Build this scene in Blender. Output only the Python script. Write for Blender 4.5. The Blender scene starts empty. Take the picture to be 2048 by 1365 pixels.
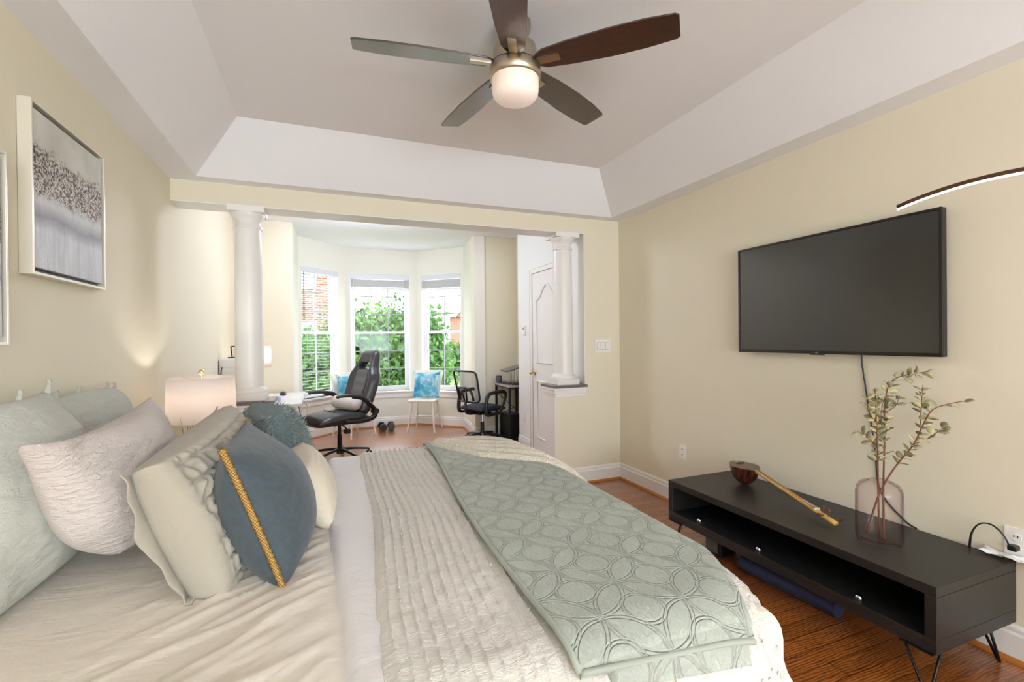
import bpy, bmesh, math, random
import numpy as np
from mathutils import Matrix, Vector
PI = math.pi
rnd = random.Random(7)
S = bpy.context.scene
COL = S.collection

# ------------------------------------------------------------------ camera
CAM_F = 942.1
yaw, pitch, roll = 0.377342, -0.0047267, 0.0100602
cy, sy, cp, sp = math.cos(yaw), math.sin(yaw), math.cos(pitch), math.sin(pitch)
fw = Vector((sy * cp, cy * cp, sp)); rt = Vector((cy, -sy, 0.0)); dn = -rt.cross(fw)
c_, s_ = math.cos(roll), math.sin(roll)
rt2 = c_ * rt + s_ * dn; dn2 = -s_ * rt + c_ * dn
cd = bpy.data.cameras.new('camera'); cam = bpy.data.objects.new('camera', cd); COL.objects.link(cam)
cd.sensor_width = 36.0; cd.lens = CAM_F / 2048 * 36.0; cd.clip_start = 0.02; cd.clip_end = 500
m = Matrix.Identity(4)
for i in range(3):
    m[i][0] = rt2[i]; m[i][1] = -dn2[i]; m[i][2] = -fw[i]
m.translation = (0, 0, 1.34)
cam.matrix_world = m
S.camera = cam

# ------------------------------------------------------------------ sky, sun, exposure
W = bpy.data.worlds.new('sky'); S.world = W; W.use_nodes = True
bg = W.node_tree.nodes['Background']
bg.inputs[0].default_value = (0.92, 0.94, 1.0, 1); bg.inputs[1].default_value = 3.2
S.view_settings.view_transform = 'Standard'; S.view_settings.look = 'None'
S.view_settings.exposure = 1.24; S.view_settings.gamma = 1.0
S.view_settings.use_curve_mapping = False
S.cycles.use_denoising = True
S.cycles.max_bounces = 8; S.cycles.diffuse_bounces = 5; S.cycles.glossy_bounces = 4
S.cycles.transmission_bounces = 8; S.cycles.transparent_max_bounces = 16
S.cycles.caustics_reflective = False; S.cycles.caustics_refractive = False
S.cycles.sample_clamp_indirect = 6.0

def light(name, kind, loc, energy, color=(1, 1, 1), size=None, rot=None, target=None, radius=None):
    ld = bpy.data.lights.new(name, kind); lo = bpy.data.objects.new(name, ld); COL.objects.link(lo)
    lo.location = loc; ld.energy = energy; ld.color = color
    if kind == 'AREA':
        ld.shape = 'RECTANGLE'; ld.size, ld.size_y = size
    if radius is not None: ld.shadow_soft_size = radius
    if target is not None:
        d = Vector(target) - Vector(loc); lo.rotation_euler = d.to_track_quat('-Z', 'Y').to_euler()
    return lo
sun = light('sun', 'SUN', (20, -20, 30), 1.9, (1.0, 0.96, 0.9), target=(4, 4, 0)); sun.data.angle = 0.05
light('fill_light_rear', 'AREA', (0.85, -3.52, 1.30), 102, (0.80, 0.96, 1.08), (2.9, 1.95), target=(0.85, -2.85, 3.1))  # unseen area light added behind the camera to fill the main room
# daylight through the bay: sky portals in the three openings
for nm, loc, tg, sz in (('sky_portal_middle', (0.81, 7.62, 1.45), (0.81, 5.0, 1.45), (0.95, 1.85)),
                        ('sky_portal_east', (1.77, 7.30, 1.45), (0.5, 6.0, 1.45), (0.8, 1.85)),
                        ('sky_portal_west', (-0.16, 7.24, 1.45), (1.1, 6.0, 1.45), (0.8, 1.85))):
    p = light(nm, 'AREA', loc, 1.0, size=sz, target=tg); p.data.cycles.is_portal = True

# ------------------------------------------------------------------ helpers
def lin(r, g, b):
    f = lambda c: (c / 255 / 12.92) if c / 255 <= 0.04045 else ((c / 255 + 0.055) / 1.055) ** 2.4
    return (f(r), f(g), f(b), 1.0)

class N:
    def __init__(s, name):
        s.m = bpy.data.materials.new(name); s.m.use_nodes = True
        s.t = s.m.node_tree; s.n = s.t.nodes; s.b = s.n['Principled BSDF']; s.out = s.n['Material Output']
    def new(s, ty, **kw):
        nd = s.n.new(ty)
        for k, v in kw.items():
            if k.startswith('_'): setattr(nd, k[1:], v)
            else: nd.inputs[k.replace('__', ' ')].default_value = v
        return nd
    def link(s, a, b): s.t.links.new(a, b)
    def coord(s, kind='Object', scale=(1, 1, 1), rot=(0, 0, 0), loc=(0, 0, 0)):
        tc = s.n.new('ShaderNodeTexCoord'); mp = s.n.new('ShaderNodeMapping')
        mp.inputs['Scale'].default_value = scale; mp.inputs['Rotation'].default_value = rot; mp.inputs['Location'].default_value = loc
        s.link(tc.outputs[kind], mp.inputs[0]); return mp.outputs[0]
    def noise(s, vec, scale, detail=3, rough=0.5, dist=0):
        nd = s.n.new('ShaderNodeTexNoise'); nd.inputs['Scale'].default_value = scale
        nd.inputs['Detail'].default_value = detail; nd.inputs['Roughness'].default_value = rough; nd.inputs['Distortion'].default_value = dist
        s.link(vec, nd.inputs['Vector']); return nd.outputs['Fac']
    def ramp(s, fac, stops, interp='LINEAR'):
        r = s.n.new('ShaderNodeValToRGB'); r.color_ramp.interpolation = interp; e = r.color_ramp.elements
        while len(e) < len(stops): e.new(0.5)
        for el, (p, c) in zip(e, stops): el.position = p; el.color = c
        s.link(fac, r.inputs[0]); return r.outputs[0]
    def math(s, op, a, b=None, c=None):
        nd = s.n.new('ShaderNodeMath'); nd.operation = op
        for i, v in enumerate((a, b, c)):
            if v is None: continue
            if isinstance(v, (int, float)): nd.inputs[i].default_value = v
            else: s.link(v, nd.inputs[i])
        return nd.outputs[0]
    def mix(s, fac, a, b, mode='MIX'):
        nd = s.n.new('ShaderNodeMixRGB'); nd.blend_type = mode
        for i, v in enumerate((fac, a, b)):
            if isinstance(v, (int, float)): nd.inputs[i].default_value = v
            elif isinstance(v, tuple): nd.inputs[i].default_value = v
            else: s.link(v, nd.inputs[i])
        return nd.outputs[0]
    def bump(s, h, strength=0.3, dist=0.01):
        nd = s.n.new('ShaderNodeBump'); nd.inputs['Strength'].default_value = strength; nd.inputs['Distance'].default_value = dist
        s.link(h, nd.inputs['Height']); s.link(nd.outputs[0], s.b.inputs['Normal']); return nd
    def base(s, v):
        if isinstance(v, tuple): s.b.inputs['Base Color'].default_value = v
        else: s.link(v, s.b.inputs['Base Color'])

def mat(name, rgb, rough=0.5, metal=0.0, var=0.0, vscale=6, bump=None, spec=None, coat=0, sheen=0, emit=None, estr=0):
    n = N(name); col = lin(*rgb); n.base(col)
    n.b.inputs['Roughness'].default_value = rough; n.b.inputs['Metallic'].default_value = metal
    if spec is not None: n.b.inputs['Specular IOR Level'].default_value = spec
    if coat: n.b.inputs['Coat Weight'].default_value = coat; n.b.inputs['Coat Roughness'].default_value = 0.1
    if sheen: n.b.inputs['Sheen Weight'].default_value = sheen
    if emit: n.b.inputs['Emission Color'].default_value = lin(*emit); n.b.inputs['Emission Strength'].default_value = estr
    if var or bump:
        v = n.coord()
        if var:
            f = n.noise(v, vscale, 4)
            d = tuple(c * (1 - var) for c in col[:3]) + (1,); u = tuple(min(1, c * (1 + var)) for c in col[:3]) + (1,)
            n.base(n.ramp(f, [(0.3, d), (0.7, u)]))
        if bump:
            n.bump(n.noise(v, bump[0], 4), bump[1], bump[2])
    return n.m

class MB:
    def __init__(s): s.v = []; s.f = []; s.sm = []; s.uv = None
    def add(s, vs, fs, smooth=False, M=None):
        o = len(s.v)
        if M is not None: vs = [tuple(M @ Vector(p)) for p in vs]
        s.v += [tuple(p) for p in vs]; s.f += [tuple(i + o for i in f) for f in fs]; s.sm += [smooth] * len(fs); return s
    def box(s, c, d, M=None):
        x, y, z = c; a, b, h = d[0] / 2, d[1] / 2, d[2] / 2
        vs = [(x + i * a, y + j * b, z + k * h) for i in (-1, 1) for j in (-1, 1) for k in (-1, 1)]
        return s.add(vs, [(0, 1, 3, 2), (4, 6, 7, 5), (0, 4, 5, 1), (2, 3, 7, 6), (0, 2, 6, 4), (1, 5, 7, 3)], False, M)
    def bb(s, lo, hi, M=None):
        return s.box([(a + b) / 2 for a, b in zip(lo, hi)], [b - a for a, b in zip(lo, hi)], M)
    def lathe(s, prof, n=32, M=None, cap0=True, cap1=True, smooth=True, sx=1, sy=1):
        vs = []; fs = []
        for r, z in prof:
            for i in range(n):
                a = 2 * PI * i / n; vs.append((r * math.cos(a) * sx, r * math.sin(a) * sy, z))
        for k in range(len(prof) - 1):
            for i in range(n):
                j = (i + 1) % n; fs.append((k * n + i, k * n + j, (k + 1) * n + j, (k + 1) * n + i))
        s.add(vs, fs, smooth, M)
        L = len(prof) - 1
        if cap0: s.add(vs[:n], [tuple(range(n - 1, -1, -1))], False, M)
        if cap1: s.add(vs[L * n:], [tuple(range(n))], False, M)
        return s
    def cyl(s, p0, p1, r0, r1=None, n=16, caps=True):
        r1 = r0 if r1 is None else r1
        p0 = Vector(p0); p1 = Vector(p1); d = p1 - p0
        q = d.to_track_quat('Z', 'Y'); M = Matrix.Translation(p0) @ q.to_matrix().to_4x4()
        return s.lathe([(r0, 0), (r1, d.length)], n, M, caps, caps)
    def tube(s, pts, r, n=8, sm=0, flat=1.0, up=(0, 0, 1), closed=False):
        P = [Vector(p) for p in pts]
        if sm:
            Q = []
            m_ = len(P); rng = m_ if closed else m_ - 1
            for i in range(rng):
                if closed: p0, p1, p2, p3 = P[i - 1], P[i], P[(i + 1) % m_], P[(i + 2) % m_]
                else: p0, p1, p2, p3 = P[max(i - 1, 0)], P[i], P[i + 1], P[min(i + 2, m_ - 1)]
                for k in range(sm):
                    t = k / sm
                    Q.append(0.5 * ((2 * p1) + (-p0 + p2) * t + (2 * p0 - 5 * p1 + 4 * p2 - p3) * t * t + (-p0 + 3 * p1 - 3 * p2 + p3) * t ** 3))
            if not closed: Q.append(P[-1])
            if not isinstance(r, (int, float)):
                rr = []
                for i in range(len(Q)):
                    f = i / sm; a = min(int(f), m_ - 1); b = min(a + 1, m_ - 1); rr.append(r[a] * (1 - f + a) + r[b] * (f - a))
                r = rr
            P = Q
        R = r if not isinstance(r, (int, float)) else [r] * len(P)
        vs = []; fs = []; m_ = len(P); upv = Vector(up)
        for i, p in enumerate(P):
            if closed: t = P[(i + 1) % m_] - P[i - 1]
            else: t = P[min(i + 1, m_ - 1)] - P[max(i - 1, 0)]
            t = t.normalized() if t.length > 1e-9 else Vector((0, 0, 1))
            a = t.cross(upv)
            if a.length < 1e-3: a = t.cross(Vector((0, 1, 0.01)))
            a.normalize(); b = a.cross(t).normalized()
            for k in range(n):
                w = 2 * PI * k / n; vs.append(p + a * (R[i] * math.cos(w)) + b * (R[i] * flat * math.sin(w)))
        for i in range(m_ if closed else m_ - 1):
            j2 = (i + 1) % m_
            for k in range(n):
                j = (k + 1) % n; fs.append((i * n + k, i * n + j, j2 * n + j, j2 * n + k))
        if not closed: fs += [tuple(range(n - 1, -1, -1)), tuple((m_ - 1) * n + k for k in range(n))]
        return s.add(vs, fs, True)
    def prism(s, poly, z0, z1, M=None, smooth=False):
        n = len(poly); vs = [(x, y, z0) for x, y in poly] + [(x, y, z1) for x, y in poly]
        fs = [tuple(range(n - 1, -1, -1)), tuple(range(n, 2 * n))]
        fs += [(i, (i + 1) % n, n + (i + 1) % n, n + i) for i in range(n)]
        return s.add(vs, fs, smooth, M)
    def grid(s, A, smooth=True, flip=False):
        h, w = A.shape[:2]; o = len(s.v); s.v += [tuple(p) for p in A.reshape(-1, 3).tolist()]
        for i in range(h - 1):
            for j in range(w - 1):
                a = o + i * w + j; f = (a, a + 1, a + w + 1, a + w)
                s.f.append(f[::-1] if flip else f)
        s.sm += [smooth] * ((h - 1) * (w - 1)); return s
    def shell(s, F, B, mask, smooth=True):
        # two sheets (arrays h,w,3) over the cells where mask (h-1,w-1) is true, closed round every border
        h, w = F.shape[:2]; o = len(s.v); K = h * w
        s.v += [tuple(p) for p in F.reshape(-1, 3).tolist()] + [tuple(p) for p in B.reshape(-1, 3).tolist()]
        edges = {}; fs = []
        for i in range(h - 1):
            for j in range(w - 1):
                if not mask[i][j]: continue
                a = i * w + j; q = (a, a + 1, a + w + 1, a + w); fs.append(q); fs.append(tuple(K + x for x in q[::-1]))
                for k in range(4):
                    e = (q[k], q[(k + 1) % 4])
                    if (e[1], e[0]) in edges: del edges[(e[1], e[0])]
                    else: edges[e] = 1
        for a, b in edges: fs.append((b, a, K + a, K + b))
        used = sorted({i for f in fs for i in f}); mp = {u: k for k, u in enumerate(used)}
        vv = [s.v[o + u] for u in used]; s.v = s.v[:o] + vv
        s.f += [tuple(o + mp[i] for i in f) for f in fs]; s.sm += [smooth] * len(fs); return s
    def build(s, name, material, parent=None, bevel=0, subsurf=0, solid=0, world=False, mats=None, segs=2):
        me = bpy.data.meshes.new(name)
        me.from_pydata(s.v, [], s.f)
        me.polygons.foreach_set('use_smooth', s.sm)
        if s.uv is not None:
            ul = me.uv_layers.new(name='UVMap'); li = np.empty(len(me.loops), dtype=np.int32); me.loops.foreach_get('vertex_index', li)
            ul.data.foreach_set('uv', np.asarray(s.uv, dtype=np.float32)[li].ravel())
        me.materials.append(material); me.update()
        o = bpy.data.objects.new(name, me); COL.objects.link(o)
        if parent is not None:
            o.parent = parent
            if world: o.matrix_parent_inverse = base_matrix(parent).inverted()
        if solid:
            md = o.modifiers.new('solid', 'SOLIDIFY'); md.thickness = solid; md.offset = 0
        if bevel:
            md = o.modifiers.new('bevel', 'BEVEL'); md.width = bevel; md.segments = segs; md.limit_method = 'ANGLE'; md.angle_limit = 0.6
            md.harden_normals = False
        if subsurf:
            md = o.modifiers.new('sub', 'SUBSURF'); md.levels = subsurf; md.render_levels = subsurf
        return o

def base_matrix(o):
    return Matrix.Translation(o.location) @ o.rotation_euler.to_matrix().to_4x4()
def tag(o, label=None, cat=None, group=None, kind=None):
    if label: o['label'] = label
    if cat: o['category'] = cat
    if group: o['group'] = group
    if kind: o['kind'] = kind
    return o
def thing(name, label, cat, loc=(0, 0, 0), rz=0.0, group=None):
    o = bpy.data.objects.new(name, None); COL.objects.link(o); o.empty_display_size = 0.1
    o.location = loc; o.rotation_euler = (0, 0, rz); return tag(o, label, cat, group)
def struct_root(name, loc=(0, 0, 0), rz=0.0):
    o = bpy.data.objects.new(name, None); COL.objects.link(o); o.location = loc; o.rotation_euler = (0, 0, rz); return tag(o, kind='structure')
def struct(name, mb, m_, parent=None, **kw):
    o = mb.build(name, m_, parent, **kw)
    if parent is None: o['kind'] = 'structure'
    return o
def copy_tree(o, parent=None, loc=None, rz=None):
    c = o.copy(); COL.objects.link(c)
    if parent is not None: c.parent = parent
    if loc is not None: c.location = loc
    if rz is not None: c.rotation_euler = (0, 0, rz)
    for ch in [x for x in COL.objects if x.parent == o]: copy_tree(ch, c)
    return c
def wav(x, y, seed, n=6, f0=1.0, gain=0.7, lac=1.7):
    g = np.random.RandomState(seed); out = np.zeros_like(x); a = 1.0; f = f0; tot = 0
    for k in range(n):
        th = g.rand() * 2 * PI; ph = g.rand(2) * 2 * PI
        out += a * np.sin(f * (x * np.cos(th) + y * np.sin(th)) + ph[0] + 1.3 * np.sin(0.7 * f * (-x * np.sin(th) + y * np.cos(th)) + ph[1]))
        tot += a; a *= gain; f *= lac
    return out / tot
def sstep(a, b, x):
    t = np.clip((x - a) / (b - a), 0, 1); return t * t * (3 - 2 * t)

# ------------------------------------------------------------------ materials of the room
M = {}
M['cream'] = mat('cream_wall_paint', (228, 220, 198), 0.75, bump=(180, 0.05, 0.002))
M['ceil'] = mat('ceiling_paint', (238, 239, 241), 0.85, bump=(150, 0.05, 0.002))
M['sunwall'] = mat('pale_wall_paint', (230, 228, 216), 0.75, bump=(180, 0.05, 0.002))
M['closet'] = mat('closet_white_paint', (234, 235, 232), 0.7, bump=(180, 0.05, 0.002))
M['trim'] = mat('white_trim_paint', (236, 234, 230), 0.38)
M['cap'] = mat('taupe_cap_paint', (112, 100, 98), 0.25)
M['vinyl'] = mat('white_vinyl', (236, 237, 240), 0.35)
M['muntin'] = mat('grey_muntin', (158, 160, 168), 0.4)
M['black'] = mat('black_plastic', (22, 22, 24), 0.35)
M['blackmetal'] = mat('black_metal', (24, 24, 26), 0.4, metal=0.3)
M['chrome'] = mat('chrome', (215, 215, 218), 0.12, metal=1.0)
M['nickel'] = mat('brushed_nickel', (190, 178, 158), 0.3, metal=1.0)
M['brass'] = mat('brass', (236, 214, 160), 0.3, metal=1.0)
M['plate'] = mat('white_plate', (238, 236, 232), 0.35)
M['white'] = mat('white_paint', (240, 238, 234), 0.4)

def wood_floor():
    n = N('oak_strip_floor'); v = n.coord()
    br = n.n.new('ShaderNodeTexBrick'); n.link(v, br.inputs['Vector'])
    br.offset = 0.37; br.offset_frequency = 2; br.squash = 1
    for k, val in (('Scale', 1.0), ('Mortar Size', 0.0022), ('Mortar Smooth', 0.1), ('Bias', 0.0), ('Brick Width', 0.95), ('Row Height', 0.082)):
        br.inputs[k].default_value = val
    br.inputs['Color1'].default_value = (0.25, 0.25, 0.25, 1); br.inputs['Color2'].default_value = (0.75, 0.75, 0.75, 1); br.inputs['Mortar'].default_value = (0, 0, 0, 1)
    v2 = n.coord(scale=(1.0, 7.0, 1)); grain = n.noise(v2, 9, 6, 0.62, 1.2)
    v3 = n.coord(scale=(2.5, 40.0, 1)); fine = n.noise(v3, 12, 3, 0.6)
    wv = n.n.new('ShaderNodeTexWave'); wv.wave_type = 'BANDS'; wv.bands_direction = 'Y'
    wv.inputs['Scale'].default_value = 9; wv.inputs['Distortion'].default_value = 9; wv.inputs['Detail'].default_value = 2; wv.inputs['Detail Scale'].default_value = 0.7
    n.link(n.coord(scale=(0.9, 3.0, 1)), wv.inputs['Vector'])
    g = n.math('ADD', n.math('MULTIPLY', grain, 0.5), n.math('ADD', n.math('MULTIPLY', fine, 0.25), n.math('MULTIPLY', wv.outputs['Fac'], 0.25)))
    c = n.ramp(g, [(0.28, lin(92, 46, 16)), (0.5, lin(154, 88, 38)), (0.74, lin(192, 124, 62))])
    tone = n.ramp(br.outputs['Color'], [(0.0, (0.3, 0.25, 0.2, 1)), (0.24, (0.74, 0.68, 0.62, 1)), (0.76, (1.16, 1.12, 1.08, 1))])
    n.base(n.mix(1.0, c, tone, 'MULTIPLY'))
    n.b.inputs['Roughness'].default_value = 0.28; n.b.inputs['Coat Weight'].default_value = 1.0; n.b.inputs['Coat Roughness'].default_value = 0.24
    n.bump(g, 0.06, 0.003); return n.m
M['floor'] = wood_floor()
M['shoe'] = mat('oak_shoe_moulding', (178, 112, 52), 0.4)

# ------------------------------------------------------------------ room shell
LX, RX, YF, YB = -0.96, 2.61, 3.80, -3.60      # main room
YS, ZC, ZT = 6.12, 2.445, 2.74                  # sunroom far wall, soffit and tray heights
CX = 2.235                                       # closet wall
NX, NY = 2.50, 5.42                              # desk niche
C1, C2, RE, LE = (0.30, 7.5), (1.36, 7.5), (1.955, 6.905), (-0.33, 6.87)
JR, JL = 1.88, -0.35
flr = MB(); flr.prism([(LX - .1, YB - .1), (RX + .1, YB - .1), (RX + .1, 6.3), (2.1, 6.3), (2.1, 6.95), (1.40, 7.62), (0.26, 7.62), (-.45, 6.95), (-.45, 6.3), (LX - .1, 6.3)], -0.12, 0.0)
struct('floor', flr, M['floor'])

def wall(name, lo, hi, m_): return struct(name, MB().bb(lo, hi), m_)
wall('wall_left', (LX - .12, YB - .1, 0), (LX, YS + .1, 2.95), M['cream'])
wall('wall_right', (RX, YB - .1, 0), (RX + .12, YF + .22, 2.95), M['cream'])
wall('wall_far', (CX, YF, 0), (RX, YF + .22, 2.95), M['cream'])
wall('wall_closet', (CX, YF + .22, 0), (CX + .1, NY, 2.95), M['closet'])
struct('trim_3', MB().bb((CX - .008, YF + .002, .915), (CX, YF + .218, 2.305)), M['trim'])
wall('wall_closet_end', (CX + .1, NY - .1, 0), (NX + .1, NY, 2.95), M['sunwall'])
wall('wall_niche', (NX, NY, 0), (NX + .1, YS + .15, 2.95), M['cream'])
wall('wall_sunroom_left', (LX, YS, 0), (JL, YS + .15, 2.95), M['cream'])
wall('wall_sunroom_right', (JR, YS, 0), (NX, YS + .15, 2.95), M['cream'])
wall('wall_header', (LX, YF, 2.306), (CX, YF + .22, 2.95), M['cream'])
struct('trim_lit_underside', MB().bb((LX, YF + .004, 2.299), (CX, YF + .216, 2.306)), M['trim'])  # white board stands in for sunroom light on the header's underside
wall('wall_half_left', (LX, YF, 0), (-.374, YF + .22, .89), M['cream'])
wall('wall_half_right', (1.927, YF, 0), (CX, YF + .22, .89), M['cream'])
# bay returns
def slab(p, q, t, z0, z1, mb=None):
    mb = mb or MB(); d = Vector((q[0] - p[0], q[1] - p[1])); nrm = Vector((d.y, -d.x)).normalized() * t
    mb.prism([p, q, (q[0] + nrm.x, q[1] + nrm.y), (p[0] + nrm.x, p[1] + nrm.y)], z0, z1); return mb
struct('wall_bay_return_right', slab((RE[0], RE[1]), (JR, YS), -.15, 0, 2.95), M['sunwall'])
struct('wall_bay_return_left', slab((LE[0], LE[1]), (JL, YS), .15, 0, 2.95), M['sunwall'])

# back wall with a wide opening added for the rear fill light
bw = MB(); T0, T1 = YB - .12, YB
bw.bb((LX, T0, 0), (-.65, T1, 2.6)); bw.bb((2.35, T0, 0), (RX, T1, 2.6)); bw.bb((-.65, T0, 0), (2.35, T1, .3)); bw.bb((-.65, T0, 2.3), (2.35, T1, 2.6))
struct('wall_back', bw, M['cream'])

# ceiling: soffit, sloped tray, flat top
cl = MB()
def ring(a, b):
    vs = [(x, y, z) for x, y, z in a] + [(x, y, z) for x, y, z in b]
    cl.add(vs, [(i, (i + 1) % 4, 4 + (i + 1) % 4, 4 + i) for i in range(4)])
def rect(x0, y0, x1, y1, z): return [(x0, y0, z), (x1, y0, z), (x1, y1, z), (x0, y1, z)]
o1 = rect(LX, YB, RX, YF, ZC); o2 = rect(-.79, .15, 2.46, 3.69, ZC); o3 = rect(-.494, .50, 2.115, 3.35, ZT)
ring(o1, o2); ring(o2, o3); cl.add(o3, [(0, 1, 2, 3)])
struct('ceiling', cl, M['ceil'])
cs = MB(); cs.prism([(LX, YF + .22), (CX, YF + .22), (CX, NY), (NX, NY), (NX, YS), (JR, YS), RE, C2, C1, LE, (JL, YS), (LX, YS)], ZT, ZT + .1)
struct('ceiling_sunroom', cs, M['ceil'])
rf = MB(); rf.prism([(LX - .3, YB - .3), (RX + .3, YB - .3), (RX + .3, 6.4), (2.3, 6.4), (2.2, 7.0), (1.46, 7.78), (.2, 7.78), (-.6, 7.0), (-.6, 6.4), (LX - .3, 6.4)], 2.95, 3.05)
struct('ceiling_roof', rf, M['ceil'])

# baseboards with shoe moulding
def baseboard(name, p, q, side=1):
    d = Vector((q[0] - p[0], q[1] - p[1], 0)); L = d.length; ang = math.atan2(d.y, d.x)
    Mx = Matrix.Translation((p[0], p[1], 0)) @ Matrix.Rotation(ang, 4, 'Z')
    prof = [(0, 0.012), (0.016, 0.012), (0.016, 0.112), (0.011, 0.122), (0.011, 0.138), (0.005, 0.150), (0, 0.150)]
    def run(pr):
        mb = MB(); n = len(pr); vs = [(0, side * a, b) for a, b in pr] + [(L, side * a, b) for a, b in pr]
        mb.add(vs, [tuple(range(n)), tuple(range(2 * n - 1, n - 1, -1))] + [(i, (i + 1) % n, n + (i + 1) % n, n + i) for i in range(n)], False, Mx); return mb
    root = struct_root(name)
    run(prof).build('baseboard_strip', M['trim'], root)
    run([(0, 0), (0.030, 0), (0.028, 0.010), (0.020, 0.018), (0.016, 0.020), (0, 0.020)]).build('shoe_moulding', M['shoe'], root)
baseboard('baseboard_right', (RX, YB), (RX, YF), 1)
baseboard('baseboard_far', (1.927, YF), (RX, YF), -1)
baseboard('baseboard_left', (LX, YB), (LX, YF), -1)
baseboard('baseboard_closet', (CX, 5.06), (CX, NY), 1)
baseboard('baseboard_sunroom', (JR, YS), (NX, YS), -1)
baseboard('baseboard_sunroom_left', (LX, YS), (JL, YS), -1)
baseboard('baseboard_bay_middle', C1, C2, -1)
baseboard('baseboard_bay_right', C2, RE, -1)
baseboard('baseboard_bay_left', LE, C1, -1)
baseboard('baseboard_bay_return', RE, (JR, YS), -1)
baseboard('baseboard_bay_return_left', (JL, YS), LE, -1)

# half wall caps and columns
def halfcap(name, x0, x1, endside):
    root = struct_root(name)
    a, b = (x0, x1 + .03) if endside > 0 else (x0 - .03, x1)
    MB().bb((a, YF - .04, .890), (b, YF + .26, .914)).build('cap_board', M['cap'], root, bevel=.004)
    mb = MB()
    for z0, z1, o in ((.868, .890, .028), (.835, .868, .020), (.805, .835, .010)):
        a2, b2 = (x0, x1 + o) if endside > 0 else (x0 - o, x1)
        mb.bb((a2, YF - o, z0), (b2, YF + .22 + o, z1))
    mb.build('cap_moulding', M['trim'], root, bevel=.004)
    e = MB(); xe = x1 if endside > 0 else x0
    e.bb((min(xe, xe + .012 * endside), YF, 0), (max(xe, xe + .012 * endside), YF + .22, .805)); e.build('end_panel', M['trim'], root)
halfcap('trim_1', LX, -.374, 1)
halfcap('trim_2', 1.927, CX, -1)
def column(cx):
    root = struct_root('column', (cx, YF + .11, .914))
    p = MB(); p.box((0, 0, .024), (.22, .22, .048)); p.build('plinth', M['trim'], root, bevel=.003)
    b = MB(); b.lathe([(.108, .048), (.113, .058), (.113, .070), (.108, .082), (.098, .086), (.098, .094), (.094, .10)], 40); b.build('base', M['trim'], root)
    s = MB(); s.lathe([(.094, .10), (.0935, .4), (.091, .8), (.085, 1.24)], 48, cap0=False, cap1=False); s.build('shaft', M['trim'], root)
    c = MB(); c.lathe([(.085, 1.238), (.092, 1.242), (.094, 1.25), (.092, 1.258), (.086, 1.262), (.086, 1.30), (.091, 1.304), (.091, 1.312), (.096, 1.318), (.106, 1.33), (.112, 1.345), (.112, 1.35)], 40)
    c.box((0, 0, 1.371), (.234, .234, .042)); c.build('capital', M['trim'], root)
column(-.515); column(2.061)

# ------------------------------------------------------------------ windows of the bay
def glass_mat():
    n = N('window_glass'); t = n.n.new('ShaderNodeBsdfTransparent'); g = n.n.new('ShaderNodeBsdfGlossy'); g.inputs['Roughness'].default_value = 0.02
    mx = n.n.new('ShaderNodeMixShader'); mx.inputs[0].default_value = 0.012
    n.link(t.outputs[0], mx.inputs[1]); n.link(g.outputs[0], mx.inputs[2]); n.link(mx.outputs[0], n.out.inputs[0]); return n.m
M['glass'] = glass_mat()
M['slat'] = mat('white_blind_slat', (232, 232, 232), 0.4)
M['valance'] = mat('white_valance', (214, 216, 222), 0.4)

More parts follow.
